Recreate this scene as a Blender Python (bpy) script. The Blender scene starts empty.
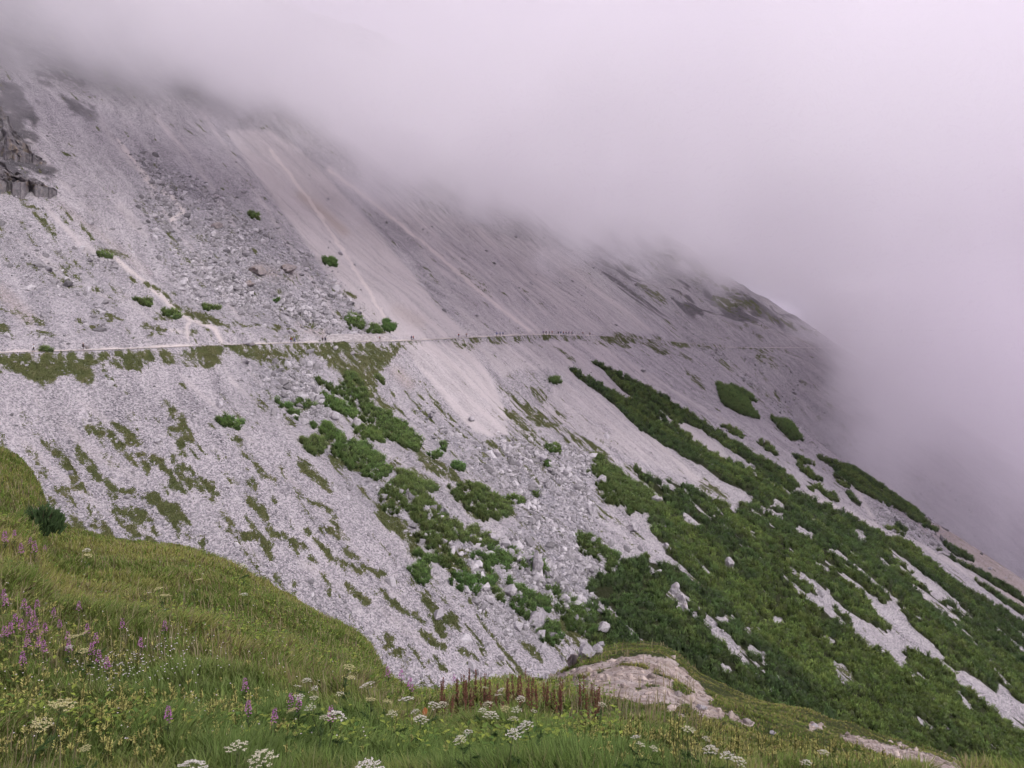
import bpy, math, random
import numpy as np
from mathutils import Vector
R = math.radians
rng = np.random.default_rng(7)
random.seed(7)
scene = bpy.context.scene
COL = scene.collection

# ---------------------------------------------------------------- camera, world, sun, exposure
F = 804.0            # focal length in pixels of the 1024 wide frame
HZ = 330.0           # picture row of the horizon
cd = bpy.data.cameras.new('camera'); cam = bpy.data.objects.new('camera', cd); COL.objects.link(cam)
cam.location = (0, 0, 0); cam.rotation_euler = (R(90), 0, 0)
cd.sensor_width = 36; cd.lens = 36*F/1024; cd.shift_y = -(384-HZ)/1024
cd.clip_start = .1; cd.clip_end = 6000
scene.camera = cam
scene.view_settings.view_transform = 'Standard'; scene.view_settings.look = 'None'
scene.view_settings.exposure = 0.7; scene.view_settings.gamma = 1
SUN_EL, SUN_AZ = 42, 138      # azimuth clockwise from +Y (the view direction)
w = bpy.data.worlds.new('World'); scene.world = w; w.use_nodes = True
nt = w.node_tree; nt.nodes.clear()
def N(t, typ, **k):
    n = t.nodes.new(typ)
    for a, b in k.items(): setattr(n, a, b)
    return n
sky = N(nt, 'ShaderNodeTexSky', sky_type='NISHITA', sun_disc=False, sun_elevation=R(SUN_EL), sun_rotation=R(SUN_AZ))
bg1 = N(nt, 'ShaderNodeBackground'); bg1.inputs[1].default_value = .1
nt.links.new(sky.outputs[0], bg1.inputs[0])
# the overcast: lilac grey cloud cover over the whole dome
tc = N(nt, 'ShaderNodeTexCoord')
no = N(nt, 'ShaderNodeTexNoise'); no.inputs['Scale'].default_value = 1.6; no.inputs['Detail'].default_value = 5; no.inputs['Roughness'].default_value = .5; no.inputs['Distortion'].default_value = .4
nt.links.new(tc.outputs['Generated'], no.inputs['Vector'])
cr = N(nt, 'ShaderNodeValToRGB'); cr.color_ramp.elements[0].position = .36; cr.color_ramp.elements[1].position = .62
cr.color_ramp.elements[0].color = (.375, .33, .43, 1); cr.color_ramp.elements[1].color = (.47, .39, .51, 1)
nt.links.new(no.outputs[0], cr.inputs[0])
bg2 = N(nt, 'ShaderNodeBackground'); bg2.inputs[1].default_value = 1.0
nt.links.new(cr.outputs[0], bg2.inputs[0])
mx = N(nt, 'ShaderNodeMixShader'); mx.inputs[0].default_value = .93
nt.links.new(bg1.outputs[0], mx.inputs[1]); nt.links.new(bg2.outputs[0], mx.inputs[2])
wo = N(nt, 'ShaderNodeOutputWorld'); nt.links.new(mx.outputs[0], wo.inputs[0])
sl = bpy.data.lights.new('sun', 'SUN'); sl.energy = 1.9; sl.angle = R(14); sl.color = (1, .95, .93)
so = bpy.data.objects.new('sun', sl); COL.objects.link(so)
so.rotation_euler = (R(90-SUN_EL), 0, R(180-SUN_AZ))
cy = scene.cycles
cy.use_denoising = True; cy.use_adaptive_sampling = True; cy.adaptive_threshold = .05; cy.adaptive_min_samples = 12
cy.max_bounces = 20; cy.diffuse_bounces = 2; cy.glossy_bounces = 1; cy.transmission_bounces = 2; cy.volume_bounces = 18; cy.transparent_max_bounces = 8
cy.volume_step_rate = 2.5; cy.volume_max_steps = 256

# ---------------------------------------------------------------- helpers
def tag(o, label=None, cat=None, group=None, kind=None):
    if label: o['label'] = label
    if cat: o['category'] = cat
    if group: o['group'] = group
    if kind: o['kind'] = kind
    return o
def empty(name, loc=(0, 0, 0), rz=0):
    o = bpy.data.objects.new(name, None); COL.objects.link(o); o.location = loc; o.rotation_euler = (0, 0, rz); o.empty_display_size = .1
    return o
def npmesh(name, V, faces, attrs=None, smooth=False):
    """faces: one (M,k) array or a list of such arrays"""
    me = bpy.data.meshes.new(name)
    if not isinstance(faces, (list, tuple)): faces = [faces]
    V = np.asarray(V, dtype=np.float32)
    me.vertices.add(len(V)); me.vertices.foreach_set('co', V.ravel())
    idx = np.concatenate([f.ravel() for f in faces]).astype(np.int32)
    tot = np.concatenate([np.full(len(f), f.shape[1]) for f in faces]).astype(np.int32)
    st = np.concatenate([[0], np.cumsum(tot)[:-1]]).astype(np.int32)
    me.loops.add(len(idx)); me.loops.foreach_set('vertex_index', idx)
    me.polygons.add(len(tot)); me.polygons.foreach_set('loop_start', st); me.polygons.foreach_set('loop_total', tot)
    me.polygons.foreach_set('use_smooth', np.full(len(tot), smooth))
    for k, a in (attrs or {}).items():
        a = np.asarray(a, dtype=np.float32)
        if a.ndim == 1:
            at = me.attributes.new(k, 'FLOAT', 'POINT'); at.data.foreach_set('value', a)
        else:
            if a.shape[1] == 3: a = np.concatenate([a, np.ones((len(a), 1), np.float32)], 1)
            at = me.attributes.new(k, 'FLOAT_COLOR', 'POINT'); at.data.foreach_set('color', a.ravel())
    me.update(calc_edges=True); me.validate()
    return me
def link(name, me, mat=None, parent=None):
    o = bpy.data.objects.new(name, me); COL.objects.link(o)
    if mat is not None and not me.materials: me.materials.append(mat)
    if parent is not None: o.parent = parent
    return o
def sm(a, b, x):
    t = np.clip((x-a)/(b-a), 0, 1); return t*t*(3-2*t)
def _h(ix, iy, s):
    n = (ix.astype(np.int64)*374761393 + iy.astype(np.int64)*668265263 + s*1274126177) & 0x7fffffff
    n = ((n ^ (n >> 13))*1274126177) & 0x7fffffff
    return ((n ^ (n >> 16)) & 0xffff)/65535.0
def vn(x, y, s=0):
    x = np.asarray(x, float); y = np.asarray(y, float)
    ix = np.floor(x); iy = np.floor(y); fx = x-ix; fy = y-iy
    fx = fx*fx*(3-2*fx); fy = fy*fy*(3-2*fy)
    a = _h(ix, iy, s); b = _h(ix+1, iy, s); c = _h(ix, iy+1, s); d = _h(ix+1, iy+1, s)
    return (a*(1-fx)+b*fx)*(1-fy)+(c*(1-fx)+d*fx)*fy
def fbm(x, y, s=0, o=4, g=.5):
    v = 0; a = 1; t = 0
    for i in range(o):
        v = v + a*vn(x*2**i+i*17.3, y*2**i+i*9.1, s+i); t += a; a *= g
    return v/t           # 0..1

# ---------------------------------------------------------------- the mountainside as a height field
# u runs along the contour lines, w is the distance uphill (+) or downhill (-) of the trail
CU = np.array([.633, .774]); NU = np.array([-.774, .633])
TR = [(-160, 356, 160), (-60, 355, 172), (0, 353, 185), (100, 350.5, 198), (200, 346, 216), (300, 343, 248), (410, 341, 290), (470, 337.5, 322), (540, 334.5, 368),
      (600, 336, 415), (650, 339.5, 462), (686, 343, 505)]
TR = [((px-512)/F*Y, Y, -(py-HZ)/F*Y) for px, py, Y in TR]
tu = [x*CU[0]+y*CU[1] for x, y, z in TR]; tv = [x*NU[0]+y*NU[1] for x, y, z in TR]; tz = [z for x, y, z in TR]
tu = [-500, -200]+tu+[520, 570, 640, 700, 750, 790, 850, 950, 1100, 1400]
tv = [235, 225]+tv+[250, 266, 260, 244, 236, 238, 268, 350, 500, 820]
tz = [-12, -8]+tz+[-11, -13, -14.5, -15.5, -16.5, -18, -19, -20, -20, -20]
gu = np.arange(-500, 1401, 1.0)
def smo(a, k):
    ker = np.exp(-.5*(np.arange(-3*k, 3*k+1)/k)**2); ker /= ker.sum()
    return np.convolve(np.pad(a, 3*k, mode='edge'), ker, 'valid')
gV = smo(np.interp(gu, tu, tv), 9); gZ = smo(np.interp(gu, tu, tz), 9)
def Vt(u): return np.interp(u, gu, gV)
def Zt(u): return np.interp(u, gu, gZ)
def Hm(x, y, detail=True):
    u = x*CU[0]+y*CU[1]; v = x*NU[0]+y*NU[1]; ww = v-Vt(u)
    # gully widens below the trail between the two spurs
    gul = np.exp(-((u-575)/62.)**2)*sm(-5, -120, ww)*34
    z = Zt(u)+.65*ww-gul
    up = sm(20, 220, ww); z = z+up*.06*(ww-20)
    rib = (fbm(u/26, ww/210, 3, 3)-.5)*4.5+(fbm(u/7.5, ww/70, 11, 2)-.5)*1.5
    rib2 = (fbm(u/60, ww/60, 5, 3)-.5)*9
    far = sm(500, 640, u)
    rib2 = rib2*(1+1.5*far)
    z = z+(rib+rib2)*sm(4, 26, np.abs(ww))
    # rock bands above the far spur
    z = z+far*(fbm(u/18, ww/18, 31, 3)-.5)*7*sm(4, 20, ww)
    if detail:
        z = z+(fbm(x/2.2, y/2.2, 21, 3)-.5)*.5*sm(1.5, 5, np.abs(ww))
    # the bench the trail is cut into, with a short cut bank above it
    b = sm(3.4, 1.2, np.abs(ww-.3)); z = z*(1-b)+(Zt(u)+.9*sm(.9, 2.6, ww)-.8*sm(-1.2, -2.6, ww))*b
    return z
def proj(x, y, z):
    y = np.maximum(y, 1.0); return 512+F*x/y, HZ-F*z/y
def at_slope(px, py, tmax=1000):
    t = np.arange(110, tmax, .6); dx = (px-512)/F; dz = -(py-HZ)/F
    d = dz*t-Hm(dx*t, t, False); k = np.argmax(d < 0)
    if not (d < 0).any(): k = len(t)-1
    T = t[k]; x = dx*T
    return np.array([x, T, float(Hm(np.array([x]), np.array([T]))[0])])

# ---- masks: outlines of the patches, read off the photograph and carried onto the ground
def raster():
    return np.zeros((768, 1024), np.float32)
def poly(img, pts, val=1.0):
    p = np.array(pts, float); x0, y0 = np.floor(p.min(0)).astype(int)-1; x1, y1 = np.ceil(p.max(0)).astype(int)+1
    x0 = max(x0, 0); y0 = max(y0, 0); x1 = min(x1, 1023); y1 = min(y1, 767)
    X, Y = np.meshgrid(np.arange(x0, x1+1)+.5, np.arange(y0, y1+1)+.5)
    ins = np.zeros(X.shape, bool); n = len(p)
    for i in range(n):
        a = p[i]; b = p[(i+1) % n]
        if a[1] == b[1]: continue
        c = ((a[1] > Y) != (b[1] > Y)) & (X < (b[0]-a[0])*(Y-a[1])/(b[1]-a[1])+a[0]); ins ^= c
    sub = img[y0:y1+1, x0:x1+1]
    if val > 0: sub[ins] = np.maximum(sub[ins], val)
    else: sub[ins] = 0
def stroke(img, pts, wd, val=1.0):
    for a, b in zip(pts[:-1], pts[1:]):
        a = np.array(a, float); b = np.array(b, float); d = b-a; L = max(np.hypot(*d), .01)
        x0 = int(max(min(a[0], b[0])-wd-2, 0)); x1 = int(min(max(a[0], b[0])+wd+3, 1023)); y0 = int(max(min(a[1], b[1])-wd-2, 0)); y1 = int(min(max(a[1], b[1])+wd+3, 767))
        X, Y = np.meshgrid(np.arange(x0, x1+1)+.5, np.arange(y0, y1+1)+.5)
        t = np.clip(((X-a[0])*d[0]+(Y-a[1])*d[1])/L**2, 0, 1)
        ds = np.hypot(X-a[0]-t*d[0], Y-a[1]-t*d[1])
        m = sm(wd*.5+.8, wd*.5-.8, ds)*abs(val)
        sub = img[y0:y1+1, x0:x1+1]
        if val > 0: sub[:] = np.maximum(sub, m)
        else: sub[:] = sub*(1-m)
def blur(img, k):
    ker = np.exp(-.5*(np.arange(-3*k, 3*k+1)/k)**2); ker /= ker.sum()
    a = np.apply_along_axis(lambda r: np.convolve(np.pad(r, 3*k, mode='edge'), ker, 'valid'), 0, img)
    return np.apply_along_axis(lambda r: np.convolve(np.pad(r, 3*k, mode='edge'), ker, 'valid'), 1, a)

PINES = [  # (outline, description) of the shrubs one can tell apart
 ([(343,373),(352,374),(363,386),(365,397),(371,406),(383,410),(394,418),(404,426),(420,440),(418,453),(406,449),(394,442),(383,438),(367,428),(359,418),(352,408),(342,397),(328,393),(316,383),(318,380),(336,388),(342,387)], 'long dark green dwarf pine thicket running downhill from the grassy verge below the trail'),
 ([(317,397),(328,396),(344,404),(355,414),(356,420),(344,419),(328,408)], 'narrow spindle shaped dwarf pine just left of the longest pine thicket below the trail'),
 ([(273,399),(281,400),(288,407),(286,409),(277,405)], 'tiny dwarf pine at the far left tip of the pine group below the trail'),
 ([(287,411),(297,413),(301,418),(296,419),(289,415)], 'low small dwarf pine on pale rubble just right of the tiniest leftmost one'),
 ([(294,400),(305,399),(316,407),(315,412),(297,406)], 'small flat dwarf pine above the low one on pale rubble'),
 ([(312,425),(328,424),(342,434),(348,445),(336,449),(326,441)], 'rounded dwarf pine directly above the big lens shaped pine'),
 ([(299,441),(314,436),(324,445),(322,457),(310,455),(303,449)], 'bright green round dwarf pine at the left edge of the pine group, on white scree'),
 ([(329,455),(338,445),(352,440),(367,445),(383,461),(391,469),(387,477),(375,481),(359,475),(344,467)], 'big lens shaped dwarf pine in the middle of the central pine group'),
 ([(353,428),(359,426),(383,436),(383,443),(367,440),(355,438)], 'flat dwarf pine wedged between the longest thicket and the big lens shaped pine'),
 ([(397,470),(411,474),(424,481),(438,489),(432,492),(419,487),(424,497),(438,509),(452,521),(464,530),(481,533),(499,542),(497,546),(473,544),(462,542),(446,538),(448,550),(465,565),(473,575),(469,577),(454,575),(438,565),(434,554),(419,546),(415,536),(424,532),(411,519),(407,511),(389,515),(380,511),(381,489),(399,480)], 'largest branching dwarf pine thicket at the centre of the slope, with a forked tail'),
 ([(415,552),(434,556),(436,563),(426,565),(415,561)], 'small dark dwarf pine tucked beside the forked tail of the central thicket'),
 ([(409,569),(419,564),(430,575),(428,585),(411,581)], 'lone round dwarf pine standing on olive grass below the central thicket'),
 ([(452,577),(469,575),(493,577),(489,589),(477,595),(458,593),(451,585)], 'broad dwarf pine at the foot of the forked tail of the central thicket'),
 ([(491,589),(504,593),(503,605),(494,601)], 'small dwarf pine between the broad foot pine and the pale boulder'),
 ([(446,489),(454,487),(469,483),(485,489),(497,497),(512,507),(510,515),(497,519),(485,522),(469,513),(458,503)], 'wedge shaped dwarf pine right of the central thicket, on the rim of the boulder field'),
 ([(506,497),(522,500),(520,505),(508,505)], 'small oval dwarf pine alone on the grey boulder field'),
 ([(473,554),(497,550),(508,556),(510,567),(485,573),(473,563)], 'dwarf pine between rocks, left of the upright pale slab'),
 ([(506,548),(520,554),(528,569),(520,570),(508,558)], 'slanting dwarf pine touching the left side of the upright pale slab'),
 ([(528,556),(538,558),(549,573),(547,579),(538,585),(532,573)], 'slanting dwarf pine touching the right side of the upright pale slab'),
 ([(502,578),(512,580),(523,591),(539,593),(547,599),(547,609),(531,613),(534,628),(549,624),(560,628),(562,646),(555,650),(539,642),(531,624),(512,611),(508,601),(519,599),(510,587)], 'ragged dwarf pine thicket wrapped round the big pale boulder above the bare knoll'),
 ([(545,585),(560,590),(575,602),(590,618),(598,634),(590,642),(570,632),(556,612),(548,600)], 'dwarf pine thicket right of the big pale boulder above the bare knoll'),
 ([(577,535),(585,533),(597,540),(613,555),(617,568),(608,572),(595,560),(580,555)], 'separate dark dwarf pine left of the great thicket, at the boulder field foot'),
 ([(593,455),(599,456),(605,463),(619,469),(622,477),(638,484),(646,488),(658,498),(663,508),(662,516),(654,518),(638,514),(626,516),(624,506),(611,508),(601,498),(597,486),(601,482),(587,471),(597,467)], 'knobbly dwarf pine thicket reaching uphill left of the great pine cover'),
 ([(717,385),(730,389),(745,400),(758,419),(741,415),(722,404)], 'dark dwarf pine patch high on the right spur just below the misty trail'),
 ([(731,387),(742,391),(756,402),(744,400)], 'slim dwarf pine above the darker patch high on the right spur'),
 ([(771,419),(790,424),(803,441),(790,441)], 'half misted dwarf pine patch at the edge of the cloud on the right spur'),
]
ELL = [ # cx, cy, rx, ry
 (230,424,14,6,'round dwarf pine alone on the white scree left of the central pine group'),
 (553,450,9,4,'dwarf pine lying alone on scree above the left end of the great pine cover'),
 (548,466,5,3,'very small dwarf pine below the lone one near the boulder field top'),
 (554,382,6,3,'small dark shrub alone on pale scree under the middle of the trail'),
 (144,303,9,4,'oval green shrub beside the side path, upper of the two'),
 (170,315,9,4,'oval green shrub beside the side path, lower of the two'),
 (101,256,6,3,'small green shrub on the streaked slope at the upper left'),
 (329,263,7,4,'lone dark shrub at the left rim of the pale gravel chute'),
 (253,217,4,2.5,'tiny shrub high in the grey boulder slope above the trail'),
 (276,300,4,2,'tiny shrub in the boulders above the left part of the trail'),
 (354,324,8,7,'bushy shrub standing above the dry stone wall'),
 (374,331,6,4,'low shrub on the right top of the dry stone wall'),
 (388,327,7,6,'shrub at the right end of the dry stone wall beside the gravel chute'),
 (210,309,8,3,'flat shrub where the side path comes down to the trail'),
 (44,349,5,4,'bright bush beside the hiker in white at the left of the trail'),
 (379,381,4,4,'small round shrub on bare soil right of the longest thicket'),
 (406,426,4,3,'small shrub on scree right of the longest thicket'),
 (443,448,4,3,'small shrub on the gravel bank right of the big pine, upper one'),
 (435,457,6,4,'small shrub on the gravel bank right of the big lens shaped pine, lower one'),
 (533,494,4,3,'small shrub in the middle of the grey boulder field'),
 (611,556,7,4,'dwarf pine by the pale rock gap of the great pine cover'),
 (458,468,6,4,'leafy low shrub above the wedge shaped pine'),
]
# the great pine cover on the right
THICK = [
 [(570,370),(590,378),(617,393),(640,405),(660,418),(680,430),(700,445),(720,455),(745,470),(770,485),(790,495),(800,489),(820,499),(850,516),(880,528),(905,540),(930,560),(960,585),(1024,622),(1100,660),(1100,800),(760,800),(600,700),(588,640),(590,600),(592,583),(612,577),(626,560),(640,556),(660,558),(668,548),(652,534),(650,522),(662,510),(645,492),(636,469),(644,469),(658,475),(677,484),(693,490),(708,498),(728,506),(734,512),(738,514),(740,508),(750,505),(756,500),(745,492),(720,480),(700,466),(680,455),(650,436),(630,421),(615,405),(590,388),(574,375)],
 [(590,360),(610,370),(640,384),(665,398),(690,416),(715,430),(745,448),(775,466),(800,485),(790,492),(765,478),(740,463),(720,450),(700,440),(680,428),(650,410),(625,392),(600,368)],
 [(816,456),(850,467),(880,479),(910,500),(925,520),(936,532),(925,528),(902,512),(880,503),(857,490),(835,471)],
 [(945,545),(965,553),(972,561),(955,556)],
 [(946,555),(975,570),(1000,582),(1024,598),(1060,620),(1060,640),(1000,600),(965,575)],
 [(720,425),(735,429),(748,436),(735,436)], [(755,440),(770,446),(782,456),(768,451)], [(797,463),(810,470),(825,482),(812,480),(800,472)],
 [(805,480),(820,488),(838,497),(836,503),(820,497),(806,488)], [(846,492),(858,500),(862,508),(850,500)], [(830,472),(842,480),(850,490),(838,484)],
 [(790,455),(802,459),(816,466),(804,464)], [(842,508),(858,514),(866,522),(852,518)], [(886,528),(896,530),(904,536),(892,535)],[(895,530),(900,523),(906,530)],[(912,538),(915,541),(908,540)],[(935,548),(948,556),(940,553)],
]
BARE = [  # pale gaps inside it
 [(680,424),(700,431),(720,447),(740,462),(728,459),(705,445),(690,436)],
 [(799,589),(806,592),(818,598),(821,594),(830,602),(834,612),(843,624),(838,622),(828,612),(815,608),(803,598)],
 [(847,611),(862,622),(875,628),(886,636),(894,628),(907,634),(913,640),(905,641),(906,652),(903,665),(890,655),(872,645),(855,635)],
 [(870,596),(883,604),(893,603),(904,612),(906,622),(915,632),(926,640),(945,658),(938,660),(920,650),(907,645),(897,632),(885,618),(872,605)],
 [(952,668),(962,673),(978,682),(992,693),(1003,686),(1012,698),(1024,705),(1024,722),(1010,713),(990,700),(970,690),(955,680)],
 [(833,662),(842,666),(855,680),(852,688),(842,682)],
 [(958,690),(965,700),(975,712),(965,706)], [(919,718),(930,727),(922,722)], [(943,722),(952,730),(946,729)],
 [(670,584),(680,590),(684,600),(688,604),(682,612),(676,600),(668,592)], [(647,565),(656,572),(652,573)],
 [(718,618),(728,617),(736,623),(724,624)], [(732,649),(740,648),(738,660)], [(720,662),(730,670),(724,672)], [(750,647),(766,655),(765,659),(752,654)],
 [(770,617),(780,619),(782,625)], [(745,628),(753,630),(750,634)], [(815,562),(830,570),(828,573)], [(855,530),(862,532),(865,542),(860,541)], [(882,560),(890,566),(888,568),(882,565)],
 [(686,515),(700,525),(690,527),(685,522)], [(762,509),(785,516),(780,518),(764,512)], [(797,527),(816,535),(812,538),(798,530)], [(640,546),(655,552),(668,558),(682,570),(672,566),(650,560)],
 [(825,636),(832,640),(830,644)],[(620,545),(630,540),(645,545),(640,556),(625,560)],[(776,500),(783,507),(770,505)],
]
GRASSP = [
 [(0,355),(50,354),(100,352),(160,349),(220,346),(226,347),(218,353),(224,360),(208,369),(190,366),(170,363),(150,364),(144,371),(120,366),(95,362),(92,380),(80,379),(63,374),(55,376),(50,390),(40,387),(25,383),(13,375),(0,372)],
 [(226,347),(300,343.5),(400,342),(405,348),(397,358),(390,362),(380,370),(372,392),(360,390),(342,373),(330,360),(318,353),(303,349),(288,351),(267,350)],
 [(335,470),(350,485),(360,500),(385,525),(405,550),(413,562),(412,535),(405,520),(385,515),(372,500),(365,488),(345,480)],
 [(379,395),(392,410),(398,420),(385,412),(374,404)], [(420,442),(440,460),(460,478),(468,484),(446,480),(430,470),(415,455)],
 [(415,585),(428,588),(440,612),(455,640),(445,645),(430,620),(418,600)],
 [(385,455),(400,470),(420,480),(436,490),(440,486),(420,474),(400,462)], [(440,545),(470,552),(480,565),(465,560),(450,555)],
]
GRASSS = [
 ([(102,415),(109,427)],5),([(117,420),(144,443)],7),([(113,435),(124,444)],7),([(125,448),(152,466)],5),([(82,450),(92,478),(118,490),(148,498),(170,510)],10),([(99,461),(128,478)],4),
 ([(154,457),(167,476),(175,490)],6),([(175,453),(193,474)],5),([(177,468),(191,480),(224,515)],4),([(124,507),(148,517),(160,531)],5),([(162,510),(181,529),(205,548)],9),([(68,515),(91,521)],8),
 ([(60,488),(72,490)],5),([(212,449),(228,462)],5),([(226,474),(236,484)],5),([(247,472),(257,488)],6),([(212,525),(251,537)],6),([(250,504),(260,517)],6),([(236,434),(262,466)],4),
 ([(249,503),(269,522),(292,542),(314,559)],9),([(241,450),(263,470),(282,487)],5),([(280,464),(294,481)],5),([(273,498),(282,507)],4),([(292,450),(329,487)],5),([(302,487),(314,503),(329,512),(337,524)],6),
 ([(327,528),(345,536)],6),([(310,532),(323,548),(335,561)],5),([(220,528),(251,536),(277,544)],6),([(257,550),(273,561)],5),([(279,571),(288,581)],6),([(292,579),(300,590)],6),([(321,575),(337,594)],6),
 ([(341,561),(355,567),(376,573)],6),([(345,544),(365,559)],5),([(345,587),(360,600)],6),([(346,587),(369,609)],7),([(380,637),(387,648)],7),([(416,632),(432,644),(441,650)],8),([(375,591),(395,607),(416,613)],6),
 ([(416,619),(424,624)],6),([(451,615),(461,632)],8),([(459,654),(475,661)],7),([(477,646),(488,665)],6),([(424,667),(443,675)],7),([(406,656),(418,665)],6),([(393,656),(402,669)],8),([(461,599),(492,620)],4),
 ([(525,648),(539,660)],8),([(500,662),(510,673)],5),([(0,252),(23,264),(49,272),(72,281),(102,291)],4),([(96,248),(135,260)],4),([(125,270),(137,282)],5),([(145,282),(172,300)],5),([(172,305),(200,319),(232,327)],6),
 ([(0,188),(12,198)],4),([(43,200),(66,217),(90,232)],2),([(335,286),(356,296)],4),([(350,303),(376,317)],3),([(278,309),(309,321)],4),([(200,315),(235,327)],5),([(8,306),(20,313)],3),([(20,315),(42,320)],4),
 ([(270,365),(300,370),(325,372)],4),([(283,378),(300,384)],4),([(240,335),(300,338)],3),([(452,341),(500,341),(528,341)],3),([(457,344),(480,346)],3),([(575,336),(592,341),(610,348)],3),([(600,338),(640,338),(660,341)],3),
 ([(620,337),(640,341),(660,345)],3),([(605,328),(620,333),(630,336)],3),([(545,342),(560,352),(575,362)],2.5),([(655,345),(672,352),(690,360)],3),([(690,372),(704,388)],4),([(640,345),(665,352)],3),
 ([(640,474),(660,492)],4),([(700,482),(716,490),(730,498)],4),([(340,352),(396,358)],4),([(420,262),(440,285)],2),([(460,268),(500,300)],2),([(520,290),(545,308)],2),
 ([(500,470),(512,478)],4),([(480,452),(492,460)],3),([(590,530),(600,532)],3),([(604,440),(615,446)],3),([(350,370),(372,392)],8),
]
PALE = [
 ([(240,150),(300,235),(365,318),(402,338),(440,338),(380,270),(320,190),(280,150)],1.25),
 ([(380,190),(480,225),(560,250),(660,335),(470,336)],.45),  # lighter colour added here to make up for light the cloud blocks
 ([(225,130),(260,180),(300,235),(330,280),(365,318),(400,338),(470,336),(430,296),(385,240),(345,195),(300,150),(270,130)],1),
 ([(400,342),(425,375),(450,405),(470,430),(492,437),(508,436),(508,418),(495,385),(470,342)],1),
 ([(470,342),(600,338),(700,420),(740,470),(690,450),(600,400),(560,372),(520,370),(500,380)],.55),
 ([(560,372),(610,410),(660,440),(740,505),(700,485),(640,462),(590,440),(540,410)],.5),
]
PALES = [
 ([(100,120),(150,190),(200,262),(240,320)],5,.6),([(150,110),(200,170),(235,225)],6,.6),([(200,110),(255,190),(300,262),(345,330)],4,.7),([(20,180),(70,235),(120,290),(150,320)],4,.6),([(0,230),(60,270),(110,300)],4,.6),([(410,210),(460,260),(520,320)],4,.8),([(560,262),(610,300),(650,330)],4,.7),([(440,330),(420,300),(390,262)],5,.8),([(600,345),(680,395),(740,430)],5,.7),([(540,345),(600,400),(680,462)],5,.6),([(60,385),(130,440),(200,500),(260,560)],5,.5),([(180,375),(260,450),(330,520),(400,600)],5,.5),([(20,440),(90,500),(150,535)],6,.5),([(230,380),(300,440)],5,.5),
 ([(330,170),(400,222),(470,280),(535,332)],9,.9),([(480,230),(540,280),(600,330)],8,.7),([(120,262),(150,288),(178,312),(205,325),(216,329),(222,342)],4,1),([(188,320),(186,338)],3,1),
 ([(125,150),(150,180),(172,198),(184,212),(172,220)],6,.9),([(45,205),(60,222),(85,245),(112,262)],6,.7),([(120,205),(145,235)],10,.6),([(0,95),(30,140),(60,180),(110,232)],7,.5),
 ([(800,492),(850,513),(877,528),(920,545),(960,568),(1000,592),(1024,606)],4,1),([(826,462),(850,478),(862,500),(877,525)],4,1),([(912,583),(940,612),(965,633),(985,655),(1000,675),(1024,700)],3,1),([(948,668),(960,678)],3,.9),
 ([(730,350),(725,375)],5,.5),([(780,395),(800,430)],6,.7),([(230,352),(250,372),(262,385)],4,.6),([(210,355),(235,380)],3,.6),([(40,400),(90,450),(140,480)],14,.35),([(300,560),(370,600),(420,640)],12,.4),
]
TAN = [([(300,195),(320,210),(345,232)],7,.8),([(60,205),(100,235),(150,275)],3,.5),([(0,290),(30,320)],14,.35),([(258,268),(278,275)],9,.5),([(283,272),(296,276)],8,.5),([(398,310),(420,322)],12,.3),([(900,497),(950,535),(1000,575),(1024,595)],22,.6),([(300,325),(325,333)],7,.6),([(395,370),(410,385)],8,.5)]
COARSE = [
 ([(395,385),(430,415),(480,440),(540,440),(600,455),(595,520),(625,570),(590,640),(540,600),(500,560),(520,500),(430,440)],1),
 ([(130,150),(220,190),(330,270),(395,330),(330,335),(250,325),(180,300),(150,250)],.85),
 ([(235,355),(320,355),(345,400),(300,430),(250,400)],.8), ([(330,470),(400,470),(500,560),(560,640),(500,640),(440,560)],.7),
 ([(0,200),(120,260),(120,340),(0,340)],.35),
 ([(860,500),(910,505),(950,540),(960,560),(920,545),(880,530)],.7),
]
mp = raster(); mg = raster(); mpale = raster(); mtan = raster(); mco = raster(); mtr = raster()
for p, wd in [([(112,256),(135,274),(150,288),(165,298),(178,312),(192,320),(205,325),(216,329),(222,342)],3.4),([(192,320),(187,328),(188,340)],2.6),([(118,140),(140,168),(152,186),(172,198),(184,212),(172,220)],3.6),([(170,330),(196,333)],2),([(330,170),(380,208),(430,248),(480,292),(530,331)],3),([(270,150),(310,200),(350,262),(385,318)],3)]: stroke(mtr, p, wd)
for p in THICK: poly(mp, p)
for p in BARE:
    poly(mp, p, -1); stroke(mp, p+[p[0]], 3.4, -1)
stroke(mp, [(800,492),(850,513),(877,528),(920,545),(960,568),(1000,592),(1024,606)], 6, -1)
stroke(mp, [(912,583),(940,612),(965,633),(985,655),(1000,675),(1024,700)], 2.5, -1)
stroke(mp, [(712,448),(740,463),(760,468)], 3, -1)
for x, y, r in ((728,563,5),(733,571,2),(756,611,2),(748,580,2),(700,577,2),(655,618,2),(618,613,2),(660,500,4),(776,640,2),(742,672,2),(796,681,2),(828,590,2)): stroke(mp, [(x,y),(x+.5,y)], r*2, -1)
for p in GRASSP: poly(mg, p)
for p, wd in GRASSS: stroke(mg, p, wd)
for p, _ in PINES: poly(mg, p, .75)
for p, a in PALE: poly(mpale, p, a)
for p, wd, a in PALES: stroke(mpale, p, wd, a)
for p, wd, a in TAN: stroke(mtan, p, wd, a)
for p, a in COARSE: poly(mco, p, a)
mpale = blur(mpale, 2); mtan = blur(mtan, 3); mco = blur(mco, 7); mgb = np.maximum(blur(mg, 2), 0)
mcl = raster()
for p in [[(0,78),(24,84),(40,104),(36,140),(20,150),(0,142)],[(0,146),(36,150),(56,170),(46,188),(20,192),(0,186)],[(60,90),(96,106),(98,122),(70,112)],[(25,60),(80,68),(90,90),(40,84)]]: poly(mcl, p)
mcl = blur(mcl, 2)
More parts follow.
